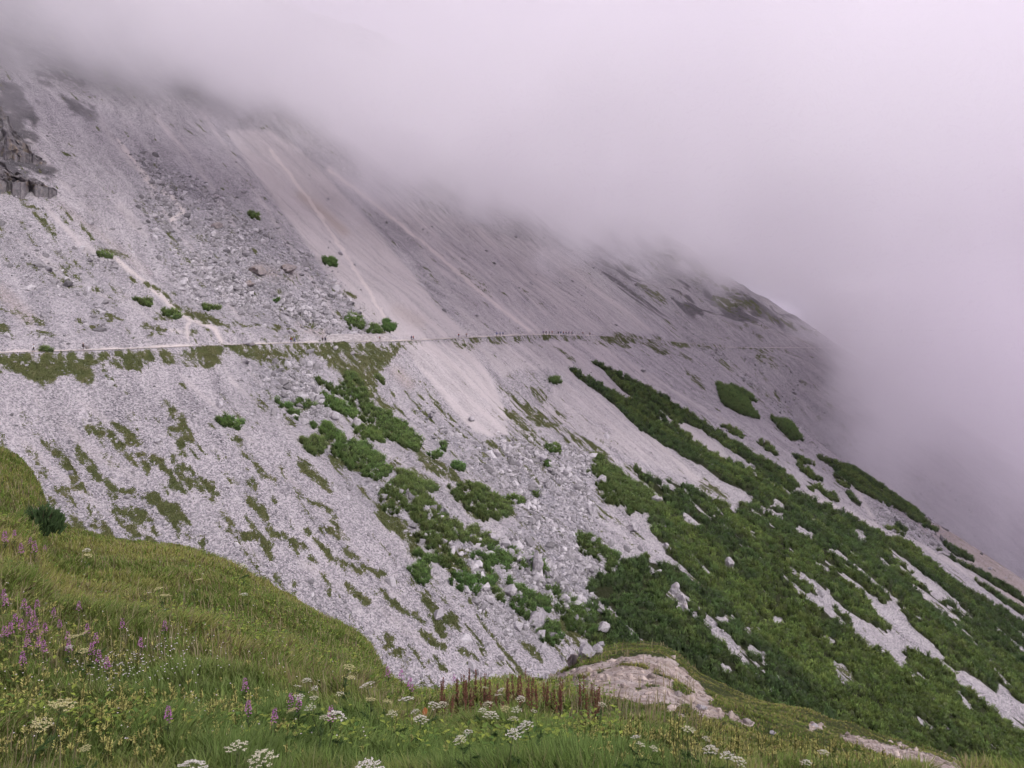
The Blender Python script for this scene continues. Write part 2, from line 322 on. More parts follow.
FARG = raster()
for p, wd in [([(690,262),(720,285),(760,312)],6),([(715,300),(735,308)],10),([(730,350),(780,349)],3),([(690,345),(730,348)],4),([(640,340),(700,350)],5),([(640,285),(665,300)],8),([(720,360),(735,372)],8),([(700,352),(712,370)],6),([(760,356),(778,366)],7),([(750,306),(790,325),(820,333)],5),([(742,385),(780,398)],6),([(660,320),(680,340)],5)]: stroke(FARG, p, wd)
FARG = blur(FARG, 2)

def look(img, px, py):
    return img[np.clip(py.astype(int), 0, 767), np.clip(px.astype(int), 0, 1023)]

# ---------------------------------------------------------------- materials
def mat(name, rough=.9, spec=.2):
    m = bpy.data.materials.new(name); m.use_nodes = True; b = m.node_tree.nodes['Principled BSDF']
    b.inputs['Roughness'].default_value = rough; b.inputs['Specular IOR Level'].default_value = spec
    return m, m.node_tree, b
def noise(t, vec, sc, det=4, rough=.55):
    n = N(t, 'ShaderNodeTexNoise'); n.inputs['Scale'].default_value = sc; n.inputs['Detail'].default_value = det; n.inputs['Roughness'].default_value = rough
    if vec is not None: t.links.new(vec, n.inputs['Vector'])
    return n.outputs[0]
def mth(t, op, a, b=None, c=None, clamp=False):
    n = N(t, 'ShaderNodeMath', operation=op, use_clamp=clamp)
    for i, x in enumerate((a, b, c)):
        if x is None: continue
        if isinstance(x, (int, float)): n.inputs[i].default_value = x
        else: t.links.new(x, n.inputs[i])
    return n.outputs[0]
def ramp(t, f, stops):
    r = N(t, 'ShaderNodeValToRGB'); e = r.color_ramp.elements
    while len(e) < len(stops): e.new(.5)
    for q, (p, c) in zip(e, stops):
        q.position = p; q.color = (*c, 1) if len(c) == 3 else c
    t.links.new(f, r.inputs[0]); return r.outputs[0]
def mixc(t, f, a, b, mode='MIX'):
    n = N(t, 'ShaderNodeMix', data_type='RGBA', blend_type=mode)
    for s, x in ((n.inputs[0], f), (n.inputs[6], a), (n.inputs[7], b)):
        if isinstance(x, (int, float)): s.default_value = x
        elif isinstance(x, tuple): s.default_value = (*x, 1)
        else: t.links.new(x, s)
    return n.outputs[2]
def attr(t, name, out=2):
    n = N(t, 'ShaderNodeAttribute', attribute_name=name); return n.outputs[out]
def smth(t, a, b, x):
    n = N(t, 'ShaderNodeMapRange', interpolation_type='SMOOTHSTEP'); n.inputs[1].default_value = a; n.inputs[2].default_value = b
    t.links.new(x, n.inputs[0]); return n.outputs[0]
def bump(t, b, h, st, dist, prev=None):
    n = N(t, 'ShaderNodeBump'); n.inputs['Strength'].default_value = st; n.inputs['Distance'].default_value = dist
    t.links.new(h, n.inputs['Height'])
    if prev is not None: t.links.new(prev, n.inputs['Normal'])
    t.links.new(n.outputs[0], b.inputs['Normal']); return n.outputs[0]
def geo(t): return N(t, 'ShaderNodeNewGeometry').outputs['Position']
def voro(t, vec, sc, feat='F1', out=0):
    n = N(t, 'ShaderNodeTexVoronoi', feature=feat); n.inputs['Scale'].default_value = sc; t.links.new(vec, n.inputs['Vector']); return n.outputs[out]

def scree_material():
    m, t, b = mat('scree_and_turf', .95, .1)
    P = geo(t)
    uu = N(t, 'ShaderNodeVectorMath', operation='DOT_PRODUCT'); t.links.new(P, uu.inputs[0]); uu.inputs[1].default_value = (*CU, 0)
    vv = N(t, 'ShaderNodeVectorMath', operation='DOT_PRODUCT'); t.links.new(P, vv.inputs[0]); vv.inputs[1].default_value = (*NU, 0)
    uw = mth(t, 'ADD', uu.outputs['Value'], mth(t, 'MULTIPLY', noise(t, P, .035, 3, .6), 22.0))
    cb = N(t, 'ShaderNodeCombineXYZ'); t.links.new(mth(t, 'MULTIPLY', uw, .22), cb.inputs[0]); t.links.new(mth(t, 'MULTIPLY', vv.outputs['Value'], .035), cb.inputs[1])
    streak = noise(t, cb.outputs[0], 1.0, 5, .6)
    vcol = N(t, 'ShaderNodeTexVoronoi', feature='F1'); vcol.inputs['Scale'].default_value = 3.2; t.links.new(P, vcol.inputs['Vector'])
    sp = N(t, 'ShaderNodeSeparateColor'); t.links.new(vcol.outputs['Color'], sp.inputs[0])
    vc2 = N(t, 'ShaderNodeTexVoronoi', feature='F1'); vc2.inputs['Scale'].default_value = 1.5; t.links.new(P, vc2.inputs['Vector'])
    sp2 = N(t, 'ShaderNodeSeparateColor'); t.links.new(vc2.outputs['Color'], sp2.inputs[0])
    cb2 = N(t, 'ShaderNodeCombineXYZ'); t.links.new(mth(t, 'MULTIPLY', uw, .55), cb2.inputs[0]); t.links.new(mth(t, 'MULTIPLY', vv.outputs['Value'], .075), cb2.inputs[1])
    st2 = smth(t, .56, .72, noise(t, cb2.outputs[0], 1.0, 4, .65))
    coarse = attr(t, 'coarse'); pale = attr(t, 'pale')
    rnd = mixc(t, coarse, sp.outputs[0], sp2.outputs[0])
    tone = mth(t, 'ADD', mth(t, 'MULTIPLY', rnd, .45), mth(t, 'ADD', mth(t, 'MULTIPLY', streak, .62), mth(t, 'MULTIPLY', noise(t, P, 5.0, 3, .8), .5)))
    base = ramp(t, tone, [(.43, (.035, .034, .04)), (.58, (.20, .193, .205)), (.76, (.33, .315, .325)), (1.0, (.52, .49, .50))])
    base = mixc(t, mth(t, 'MULTIPLY', st2, .35), base, (.13, .13, .13))
    base = mixc(t, mth(t, 'MULTIPLY', coarse, .30), base, (.20, .205, .235))
    fine = ramp(t, mth(t, 'ADD', mth(t, 'MULTIPLY', noise(t, P, 3.5, 3, .7), .6), mth(t, 'MULTIPLY', streak, .4)), [(.3, (.43, .395, .39)), (.7, (.62, .575, .565))])
    base = mixc(t, mth(t, 'MULTIPLY', pale, .8), base, fine)
    base = mixc(t, mth(t, 'MULTIPLY', attr(t, 'tan'), .75), base, (.36, .28, .22))
    base = mixc(t, attr(t, 'path'), base, (.68, .62, .58))
    cliff = ramp(t, noise(t, P, .22, 6, .7), [(.35, (.03, .03, .034)), (.6, (.10, .095, .1)), (.8, (.26, .24, .22))])
    base = mixc(t, attr(t, 'cliff'), base, cliff)
    # turf, its edge broken up by fine noise
    g = mth(t, 'ADD', attr(t, 'grass'), mth(t, 'MULTIPLY', mth(t, 'SUBTRACT', noise(t, P, 1.3, 5, .85), .5), 2.6))
    g = smth(t, .46, .62, g)
    turf = ramp(t, noise(t, P, .35, 5, .7), [(.3, (.055, .07, .025)), (.5, (.09, .105, .04)), (.7, (.15, .14, .075))])
    base = mixc(t, g, base, turf)
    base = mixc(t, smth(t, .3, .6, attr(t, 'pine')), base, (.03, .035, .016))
    t.links.new(base, b.inputs['Base Color'])
    hh = mth(t, 'ADD', mth(t, 'MULTIPLY', voro(t, P, 2.6), .8), noise(t, P, 4, 4, .75))
    n1 = bump(t, b, hh, 1.0, .3)
    bump(t, b, mth(t, 'MULTIPLY', voro(t, P, .75), coarse), .8, .6, n1)
    return m
M_SCREE = scree_material()
def colour_attr_material(name, rough=.85, spec=.15, sc=None, amt=.25, transl=0):
    m, t, b = mat(name, rough, spec)
    c = attr(t, 'Col', 0)
    if sc:
        c = mixc(t, mth(t, 'MULTIPLY', smth(t, .35, .7, noise(t, geo(t), sc, 4, .7)), amt), c, (.02, .02, .02))
    t.links.new(c, b.inputs['Base Color'])
    if transl:
        tr = N(t, 'ShaderNodeBsdfTranslucent'); t.links.new(c, tr.inputs[0]); ms = N(t, 'ShaderNodeMixShader'); ms.inputs[0].default_value = transl
        o = t.nodes['Material Output']; t.links.new(b.outputs[0], ms.inputs[1]); t.links.new(tr.outputs[0], ms.inputs[2]); t.links.new(ms.outputs[0], o.inputs[0])
    return m
M_LEAF = colour_attr_material('leaves', .75, .2, transl=.25)
M_PINE = colour_attr_material('pine_needles', .8, .2)
M_STONE = colour_attr_material('broken_limestone', .95, .1, 3.0, .3)
def rock_material(name, lo, hi, stain, sc=1.0):
    m, t, b = mat(name, .95, .1); P = geo(t)
    c = ramp(t, noise(t, P, .9*sc, 6, .7), [(.3, lo), (.62, hi)])
    c = mixc(t, smth(t, .52, .68, noise(t, P, .35*sc, 5, .7)), c, stain)
    c = mixc(t, smth(t, .60, .70, noise(t, P, 1.6*sc, 6, .75)), c, (.11, .105, .11))
    t.links.new(c, b.inputs['Base Color'])
    bump(t, b, mth(t, 'ADD', noise(t, P, 2.2*sc, 6, .7), mth(t, 'MULTIPLY', voro(t, P, 1.1*sc), .6)), .8, .3/sc)
    return m
M_BOULDER = rock_material('pale_boulder', (.24, .23, .25), (.46, .44, .445), (.33, .30, .285))
M_BROWNROCK = rock_material('brown_boulder', (.2, .18, .18), (.36, .32, .3), (.3, .22, .16))
M_CLIFF = rock_material('cliff_rock', (.075, .073, .08), (.25, .235, .235), (.30, .245, .19), .8)
def plain(name, c, rough=.8, spec=.2, var=.25, sc=30):
    m, t, b = mat(name, rough, spec)
    x = mixc(t, mth(t, 'MULTIPLY', noise(t, geo(t), sc, 3, .6), var*2), c, tuple(v*.45 for v in c)); t.links.new(x, b.inputs['Base Color'])
    return m

# ---------------------------------------------------------------- the mountainside mesh
us = np.concatenate([np.arange(-260, 30, 2.0), np.arange(30, 470, .62), np.arange(470, 860, 1.3), np.arange(860, 1120, 5)])
ws = np.concatenate([np.arange(-235, -175, 2.0), np.arange(-175, -3, .66), np.arange(-3, 3.4, .4), np.arange(3.4, 150, .75), np.arange(150, 260, 1.3), np.arange(260, 620, 8)])
Ug, Wg = np.meshgrid(us, ws, indexing='ij')
Vg = Wg+Vt(Ug); Xg = Ug*CU[0]+Vg*NU[0]; Yg = Ug*CU[1]+Vg*NU[1]
Zg = Hm(Xg, Yg)
nu, nw = Ug.shape
def terrain_masks(X, Y, Z, U, W):
    px, py = proj(X, Y, Z)
    jx = ((fbm(X/3.5, Y/3.5, 41, 3)-.5)*14+(fbm(X/12, Y/12, 43, 2)-.5)*14)*200/np.maximum(Y, 100); jy = ((fbm(X/3.5, Y/3.5, 47, 3)-.5)*11+(fbm(X/12, Y/12, 49, 2)-.5)*10)*200/np.maximum(Y, 100)
    near = (U < 478) & (Y > 60)
    ok = near.astype(float)
    gaps = sm(.325, .375, fbm(U/3.6, W/26, 33, 3)*.7+fbm(U/14, W/40, 35, 2)*.3+.0*U)
    pine = gaps*look(mp, px+jx*.3, py+jy*.3)*ok
    grass = look(mgb, px+jx, py+jy)*ok
    pale = look(mpale, px, py)*ok; tan = look(mtan, px, py)*ok; co = look(mco, px, py)*ok
    pale = np.clip(pale*(.55+.9*sm(.3, .7, fbm(U/2.2, W/45, 55, 4)))*sm(.1, .5, pale+(fbm(U/3, W/6, 54, 4)-.5)*.9), 0, 1)
    co = np.clip(co*(.5+1.0*fbm(U/9, W/16, 52, 3)), 0, 1.2)
    # turf streaks of the lower left slope, stretched down the fall line
    st = fbm(U/1.7, W/10, 61, 4); zone = sm(-8, -30, W)*sm(300, 230, U)*(1-pale)
    big = fbm(U/22, W/40, 67, 2)
    grass = np.maximum(grass, sm(.585, .68, st*.7+big*.36)*zone*.8)
    # sparse tufts everywhere else on this side of the spur
    st2 = fbm(U/1.8, W/7, 71, 3)
    grass = np.maximum(grass, sm(.68, .8, st2)*.6*(1-pale)*near)
    zone2 = near*sm(12, 30, W)*sm(90, 60, W)*sm(250, 120, U)*(1-pale)
    grass = np.maximum(grass, sm(.6, .72, fbm(U/2.5, W/16, 77, 3)*.75+fbm(U/20, W/25, 79, 2)*.3)*zone2*.5)
    zone3 = near*sm(2, 6, W)*sm(26, 10, W)*sm(280, 240, U)*(1-pale)
    grass = np.maximum(grass, sm(.5, .65, fbm(U/4, W/3, 81, 4))*zone3*.75)
    # verge under the trail
    verge = sm(-6.5, -3, W+2.0*(fbm(U/6, W*0, 83, 2)-.5)*6)*sm(-.6, -1.4, W)
    grass = np.maximum(grass, verge*(.55+.4*sm(.4, .6, fbm(U/30, W*0, 85, 2)))*(1-pale*.9)*sm(820, 780, U))
    brk = fbm(U/.95, W/2.0, 57, 3); brk2 = fbm(U/6, W/7, 59, 3)
    grass = np.clip(grass*(.55+.8*sm(.38, .62, brk))*(.7+.5*sm(.35, .6, brk2)), 0, 1)
    grass = np.where(pine > .5, 0, grass)
    # the far spur
    far = (U >= 478)
    gf = look(FARG, px+(fbm(X/6, Y/6, 88, 3)-.5)*14, py+(fbm(X/6, Y/6, 89, 3)-.5)*10)*far*(.35+.9*sm(.4, .62, fbm(U/3, W/5, 90, 3)))
    gf = np.maximum(gf, sm(.55, .7, fbm(U/7, W/12, 91, 4))*far*.55*sm(.4, .6, fbm(U/3, W/4, 92, 3)))
    grass = np.where(far, gf, grass)
    path = sm(1.2, .7, np.abs(W-.3)); pale = np.maximum(pale, path*1.1); grass = grass*(1-path)
    bank = sm(.5, .8, W)*sm(1.9, 1.3, W+.8*(fbm(U/4, W*0, 94, 3)-.5))*sm(.25, .55, fbm(U/9, W, 95, 2)); pathm = np.maximum(path, bank)*(.75+.25*near); grass = grass*(1-bank)
    pathm = np.maximum(pathm, look(mtr, px+(fbm(X/4, Y/4, 86, 3)-.5)*5, py)*ok*.55)
    cliff = sm(96, 128, Z+30*(fbm(U/40, W/40, 97, 3)-.5))*sm(330, 200, U)
    cliff = np.maximum(cliff, look(mcl, px+jx, py+jy)*ok*sm(.30, .60, fbm(U/4, W/4, 93, 4)+.06)*.85)
    cliff = np.maximum(cliff, far*sm(.52, .62, fbm(U/14, W/22, 99, 4))*sm(10, 40, W)*.75)
    co = np.maximum(co, far*.5*sm(.4, .6, fbm(U/20, W/20, 98, 3)))
    return pine, grass, pale, tan, co, cliff, pathm
pine, grass, pale, tan, co, cliff, pathm = terrain_masks(Xg, Yg, Zg, Ug, Wg)
I = np.arange(nu*nw).reshape(nu, nw)
quads = np.stack([I[:-1, :-1].ravel(), I[1:, :-1].ravel(), I[1:, 1:].ravel(), I[:-1, 1:].ravel()], 1)
me = npmesh('mountain_slope', np.stack([Xg, Yg, Zg], -1).reshape(-1, 3), quads,
            dict(pine=pine.ravel(), grass=grass.ravel(), pale=pale.ravel(), tan=tan.ravel(), coarse=co.ravel(), cliff=cliff.ravel(), path=pathm.ravel()), True)
tag(link('mountain_slope', me, M_SCREE), 'pale limestone scree slope with turf streaks rising into cloud', 'mountain slope', kind='structure')
Pg = np.stack([Xg, Yg, Zg], -1)
PXg, PYg = proj(Xg, Yg, Zg)

# the trail: a ribbon a few centimetres above its bench
pu = np.arange(-150, 830, 2.0); rows = []
for o_ in (-.75, 0.3, 1.2):
    v_ = Vt(pu)+o_+(.15*np.sin(pu*.7+o_)); rows.append(np.stack([pu*CU[0]+v_*NU[0], pu*CU[1]+v_*NU[1], Zt(pu)+.12], -1))
nP = len(pu); J = np.arange(nP); TV = np.concatenate(rows)
q = np.concatenate([np.stack([J[:-1]+k*nP, J[1:]+k*nP, J[1:]+(k+1)*nP, J[:-1]+(k+1)*nP], 1) for k in (0, 1)])
M_PATH = plain('trodden_gravel', (.6, .54, .5), .95, .1, .2, 2)
tag(link('hiking_trail', npmesh('hiking_trail', TV, q), M_PATH), 'pale gravel hiking trail cut level across the scree slope', 'trail', kind='structure')

# ---------------------------------------------------------------- broken rock
def rock_protos(n=8):
    ps = []
    import bmesh
    for i in range(n):
        bm = bmesh.new(); bmesh.ops.create_icosphere(bm, subdivisions=1, radius=1)
        r = np.random.default_rng(100+i)
        pts = np.array([v.co[:] for v in bm.verts]); bm.free()
        pts = pts*(.65+.6*r.random((len(pts), 1)))
        # cut flat faces so the stones look broken, not round
        for k in range(5):
            d = r.normal(size=3); d /= np.linalg.norm(d); c = .35+.3*r.random(); s = pts@d; m = s > c; pts[m] -= np.outer(s[m]-c, d)
        ps.append(pts)
    bm = bmesh.new(); bmesh.ops.create_icosphere(bm, subdivisions=1, radius=1)
    f = np.array([[v.index for v in x.verts] for x in bm.faces]); bm.free()
    return ps, f
RP, RF = rock_protos()
def scatter_rocks(name, C, S, cols, mat_):
    n = len(C); k = rng.integers(0, len(RP), n); pts = np.stack(RP)[k]                      # n,42,3
    a = rng.random((n, 3))*6.283; pts = pts*np.array([1, .8, .65])*(.7+.6*rng.random((n, 1, 3)))
    ca, sa = np.cos(a[:, 0])[:, None], np.sin(a[:, 0])[:, None]
    x, y, z = pts[..., 0], pts[..., 1], pts[..., 2]
    x, y = x*ca-y*sa, x*sa+y*ca
    cb, sb = np.cos(a[:, 1]*.15)[:, None], np.sin(a[:, 1]*.15)[:, None]
    y, z = y*cb-z*sb, y*sb+z*cb
    V = np.stack([x, y, z], -1)*S[:, None, None]+C[:, None, :]
    Fc = (RF[None]+(np.arange(n)*pts.shape[1])[:, None, None]).reshape(-1, 3)
    return npmesh(name, V.reshape(-1, 3), Fc, dict(Col=np.repeat(cols, pts.shape[1], 0)))
# sample cells of the slope grid weighted by the coarse mask
cw = (co*1.5+.16)*(1-pine)*(1-.93*np.clip(pale, 0, 1))*(1-.6*grass)*(Wg > -175)*(Wg < 120)*(np.abs(Wg) > 2.2)*(Ug < 640)*(PXg > -60)*(PXg < 1090)*(PYg < 800)
du = np.gradient(us)[:, None]*np.gradient(ws)[None, :]
clump = sm(.3, .75, fbm(Ug/9, Wg/12, 105, 3)); cw = cw*du*(.25+clump)*(220/np.maximum(Yg, 120))**1.2
cw = (cw/cw.sum()).ravel(); NR = 95000
ci = rng.choice(len(cw), NR, p=cw)
C = Pg.reshape(-1, 3)[ci]+np.concatenate([rng.normal(0, .4, (NR, 2)), np.zeros((NR, 1))], 1)
C[:, 2] = Hm(C[:, 0], C[:, 1])
cc = co.ravel()[ci]
S = (.10+.12*rng.pareto(2.3, NR))*(.8+1.5*cc); S = np.minimum(S, 1.9); C[:, 2] += S*.15
g = (.17+.36*rng.random(NR)**1.0)[:, None]; cols = g*np.array([[1, .965, .985]])*(1+.06*rng.normal(size=(NR, 1)))
tag(link('scree_rubble', scatter_rocks('scree_rubble', C, S, cols, M_STONE), M_STONE), 'loose broken limestone blocks strewn over the slope', 'scree', kind='stuff')

# boulders one can point at
def boulder(px, py, wpx, hpx, label, m=M_BOULDER, seed=0, upright=False, where=at_slope, sink=.25, name='boulder', sharp=1.0):
    import bmesh
    p = where(px, py+hpx*.45); s = p[1]/F; W_, H_ = wpx*s, hpx*s
    bm = bmesh.new(); bmesh.ops.create_icosphere(bm, subdivisions=4, radius=.5)
    r = np.random.default_rng(seed+int(px)); V = np.array([v.co[:] for v in bm.verts]); f = np.array([[v.index for v in x.verts] for x in bm.faces]); bm.free()
    for k in range(11):
        d = r.normal(size=3); d /= np.linalg.norm(d); c = (.22+.2*r.random())/sharp; sd = V@d; mk = sd > c; V[mk] -= np.outer((sd[mk]-c)*.93, d)
    V += (fbm(V[:, 0]*6+9, V[:, 1]*6+V[:, 2]*5, 7+seed, 4)-.5)[:, None]*.16
    V /= (V.max(0)-V.min(0)); V[:, 2] -= V[:, 2].min()
    V *= np.array([W_, W_*.8, H_*1.15]); V[:, 2] -= H_*sink*.6
    me = npmesh(name, V, f, None, False); o = link(name, me, m); o.location = p; o.rotation_euler = (0, 0, 0)
    return tag(o, label, 'rock outcrop' if name == 'rock_outcrop' else 'boulder')
for i, b_ in enumerate([
 (562-23,570-5,11,26,'upright pale triangular slab of rock between two slanting dwarf pines'),
 (510,591,15,11,'flat pale boulder left of the ragged pine thicket, beside smaller stones'),
 (536,620,17,15,'big pale boulder in the dwarf pines just above the bare knoll'),
 (565,600,12,8,'low pale rock in the pines right of the flat boulder'),
 (603,628,15,9,'pale slab lying at the pine edge above the bare knoll'),
 (620,637,5,6,'small bright stone standing at the pine edge directly above the bare knoll'),
 (728,563,11,10,'lone rounded white boulder in the middle of the great pine cover'),
 (733,571,4,4,'small white stone just under the lone rounded white boulder'),
 (656,499,14,8,'wide pale boulder at the upper left rim of the great pine cover'),
 (632,526,12,11,'pale cracked boulder where scree meets the pine cover'),
 (602,479,11,7,'pale boulder at the top of the knobbly pine thicket'),
 (667,547,7,8,'small pale rock standing in the rock gap of the pine cover'),
 (674,588,11,11,'pale rock topping a short chain of rocks inside the pines'),
 (681,599,10,8,'pale rock at the middle of the short chain of rocks inside the pines'),
 (684,608,7,9,'pale rock at the lower end of the short rock chain inside the pines'),
 (659,572,6,4,'small pale stone above the short rock chain inside the pines'),
 (88,348,6,5,'white stone lying on the grass verge below the left of the trail'),
 (336,349,5,5,'squared grey stone on the grass right below the dry stone wall'),
 (353,354,5,4,'white stone on grass below and right of the squared grey one'),
 (497,453,10,8,'dark grey boulder in the upper part of the boulder field'),
 (543,458,12,9,'pale boulder in the middle of the grey boulder field'),
 (472,420,7,6,'grey boulder at the left foot of the pale gravel tongue'),
 (405,420,0,0,''),
 (356,422,10,9,'pale rounded boulder against the spindle shaped dwarf pine'),
 (335,416,11,8,'pale boulder between the spindle shaped pine and the rounded pine'),
 (373,484,0,0,''),
 (640,415,0,0,''),
 (545,640,0,0,''),
 (560,566,7,5,'pale stone right of the slab between the two slanting pines'),
 (480,505,0,0,''),
 (493,538,11,9,'pale boulder above the pines that flank the upright slab'),
 (250,343,12,5,'pale flat boulder on the trail edge left of the dry stone wall'),
 (245,362,11,5,'pale oval boulder in the rubble below the left trail'),
]):
    if b_[2]: boulder(*b_, seed=i)
boulder(258, 270, 18, 9, 'large brown and grey boulder above the left trail, in the boulder slope', M_BROWNROCK, 50)
boulder(288, 269, 17, 9, 'large reddish brown boulder right of its grey brown neighbour above the trail', M_BROWNROCK, 51)
boulder(249, 284, 12, 6, 'smaller brown boulder below the two large brown ones', M_BROWNROCK, 52)
boulder(217, 226, 12, 6, 'dark grey boulder high up in the boulder slope', M_BROWNROCK, 53)
# cliffs at the upper left
def outcrop(px, py, wpx, hpx, label, seed):
    p = at_slope(px, py+hpx*.5); s = p[1]/F; W_, H_ = wpx*s, hpx*s
    n, k = 60, 44; a = np.linspace(-1, 1, n); b = np.linspace(0, 1, k); A, B = np.meshgrid(a, b, indexing='ij')
    # a broken wall: ledges step back, ribs stand forward
    taper = np.clip(1.05-np.clip(A+.2+.35*(fbm(B*3, A*0, seed+2, 2)-.5), 0, 2)*.85, 0, 1)
    depth = (np.sqrt(np.maximum(1-np.abs(A)**2.5, 0)))*W_*.4
    ledge = np.floor(B*5+fbm(A*3, B*2, seed, 3)*2.4+A*1.2)/6
    ribs = (fbm(A*7, B*2.2, seed+3, 4)-.5)*W_*.30+(fbm(A*18, B*9, seed+5, 3)-.5)*W_*.10
    Yv = -depth*(1-.95*ledge)-ribs; Xv = A*W_*.5+(fbm(A*5, B*5, seed+8, 2)-.5)*W_*.12-B*W_*.12
    top = (.45+.8*fbm(A*3.5+5, A*0, seed+9, 4))*taper*np.clip((1+A)*6, .15, 1)
    Zv = B*H_*top+(fbm(A*9, B*9, seed+11, 3)-.5)*H_*.10
    Yv = np.where(B > .97, W_*.7, Yv); Zv = np.where(B < .02, -H_*1.2, Zv)
    V = np.stack([Xv, Yv, Zv-H_*.15], -1).reshape(-1, 3); I_ = np.arange(n*k).reshape(n, k)
    q_ = np.stack([I_[:-1, :-1].ravel(), I_[1:, :-1].ravel(), I_[1:, 1:].ravel(), I_[:-1, 1:].ravel()], 1)
    o = link('rock_outcrop', npmesh('rock_outcrop', V, q_), M_CLIFF); o.location = p; o.rotation_euler = (0, 0, R(28))
    return tag(o, label, 'rock outcrop')
outcrop(6, 112, 72, 74, 'tall dark ribbed cliff at the left edge under the cloud', 200)
outcrop(14, 168, 72, 30, 'low dark overhanging rock band below the tall ribbed cliff', 210)

# ---------------------------------------------------------------- vegetation on the slope
def tri_sprays(C, D, L, Wd, nb, spread, col, seed=0, tip=1.35):
    """nb pointed blades per spray, fanned round direction D"""
    r = np.random.default_rng(seed); n = len(C)
    C = np.repeat(C, nb, 0); D = np.repeat(D, nb, 0)+r.normal(0, spread, (n*nb, 3)); D /= np.linalg.norm(D, axis=1)[:, None]
    L = np.repeat(L, nb)*(.7+.6*r.random(n*nb)); Wd = np.repeat(Wd, nb)
    s = np.cross(D, r.normal(size=(n*nb, 3))); s /= np.linalg.norm(s, axis=1)[:, None]+1e-9
    a = C-s*Wd[:, None]; b = C+s*Wd[:, None]; t = C+D*L[:, None]
    V = np.stack([a, b, t], 1).reshape(-1, 3); Fc = np.arange(3*n*nb).reshape(-1, 3)
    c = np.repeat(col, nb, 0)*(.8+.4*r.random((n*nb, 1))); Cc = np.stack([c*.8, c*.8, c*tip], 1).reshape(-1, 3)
    return V, Fc, Cc
def pine_mesh(name, MC, MR, MH, per, seed, size=1.0, base=(.070, .115, .036), bands=False):
    """mounds of dwarf pine: MC centres (n,3), MR radii, MH heights"""
    r = np.random.default_rng(seed); n = len(MC)
    # dark inner mound
    na, nh = 7, 3; V0 = []; F0 = []
    ang = np.arange(na)*6.283/na
    ring = [np.stack([np.cos(ang)*math.cos(e), np.sin(ang)*math.cos(e), np.full(na, math.sin(e))], -1) for e in (0, .5, 1.0)]
    dome = np.concatenate(ring+[np.array([[0, 0, 1.0]])])
    ff = []
    for k in range(2):
        for i in range(na): j = (i+1) % na; ff.append((k*na+i, k*na+j, (k+1)*na+j)); ff.append((k*na+i, (k+1)*na+j, (k+1)*na+i))
    for i in range(na): ff.append((2*na+i, 2*na+(i+1) % na, 3*na))
    ff = np.array(ff)
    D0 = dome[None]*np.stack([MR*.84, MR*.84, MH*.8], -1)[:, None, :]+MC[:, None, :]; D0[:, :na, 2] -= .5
    F0 = (ff[None]+(np.arange(n)*len(dome))[:, None, None]).reshape(-1, 3)
    mcol = np.array(base)[None]*(.75+.6*r.random((n, 1)))*np.array([[1, 1, 1]])
    mcol = mcol*(1+np.stack([.2*r.random(n), .1*r.random(n), np.zeros(n)], -1))
    if bands:
        bu = MC[:, 0]*CU[0]+MC[:, 1]*CU[1]; bv = MC[:, 0]*NU[0]+MC[:, 1]*NU[1]; bn = sm(.38, .66, fbm(bu/11, bv/45, 151, 3)*.6+fbm(bu/4, bv/9, 153, 2)*.4)[:, None]
        mcol = mcol*((1-bn)*np.array([[.66, .70, .80]])+bn*np.array([[1.2, 1.12, 1.0]]))
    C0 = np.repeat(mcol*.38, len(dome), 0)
    # sprays
    m = n*per; k = np.repeat(np.arange(n), per)
    z = r.random(m)**.8; a = r.random(m)*6.283; rr = np.sqrt(1-z*z)
    dirn = np.stack([np.cos(a)*rr, np.sin(a)*rr, z], -1)
    C = MC[k]+dirn*np.stack([MR[k], MR[k], MH[k]], -1)*(.82+.12*r.random((m, 1)))
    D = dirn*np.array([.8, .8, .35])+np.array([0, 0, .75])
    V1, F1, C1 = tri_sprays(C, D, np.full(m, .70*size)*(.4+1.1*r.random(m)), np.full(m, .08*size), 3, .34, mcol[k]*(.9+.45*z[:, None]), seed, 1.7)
    return npmesh(name, np.concatenate([D0.reshape(-1, 3), V1]), [F0, F1+n*len(dome)], dict(Col=np.concatenate([C0, C1])))
def mounds_in(img, spacing, seed, cond=None, extra=1.0):
    r = np.random.default_rng(seed)
    m = (look(img, PXg, PYg) > .5) & (Ug < 478) & (Yg > 100)
    if cond is not None: m &= cond
    idx = np.flatnonzero(m.ravel())
    if not len(idx): return None
    P_ = Pg.reshape(-1, 3)[idx]; area = du.ravel()[idx]; n = max(1, int(area.sum()*1.18/spacing**2*extra))
    pick = r.choice(len(idx), n, p=area/area.sum()); c = P_[pick]+np.concatenate([r.normal(0, .3, (n, 2)), np.zeros((n, 1))], 1)
    c[:, 2] = Hm(c[:, 0], c[:, 1]); return c
def shrub(pts, label, seed):
    img = raster()
    poly(img, pts); c = mounds_in(img, 1.25, seed)
    if c is None: return
    r = np.random.default_rng(seed); n = len(c)
    ctr = c.mean(0); k_ = max(1, ctr[1]/250); me = pine_mesh('dwarf_pine', c-ctr, (.45+1.1*r.random(n)**1.4)*k_**.5, (.5+1.1*r.random(n))*k_, 34, seed, .95*k_**.7, (.062*(1+.25*r.random()), .108*(1+.15*r.random()), .036))
    o = link('dwarf_pine', me, M_PINE); o.location = ctr
    tag(o, label, 'shrub', 'dwarf pines standing apart on the scree')
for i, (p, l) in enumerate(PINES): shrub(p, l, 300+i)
for i, (cx, cy_, rx, ry, l) in enumerate(ELL):
    a = np.arange(12)*6.283/12; shrub([(cx+rx*math.cos(t)*(.85+.3*random.random()), cy_+ry*math.sin(t)*(.85+.3*random.random())+rx*math.cos(t)*.18) for t in a], l, 400+i)
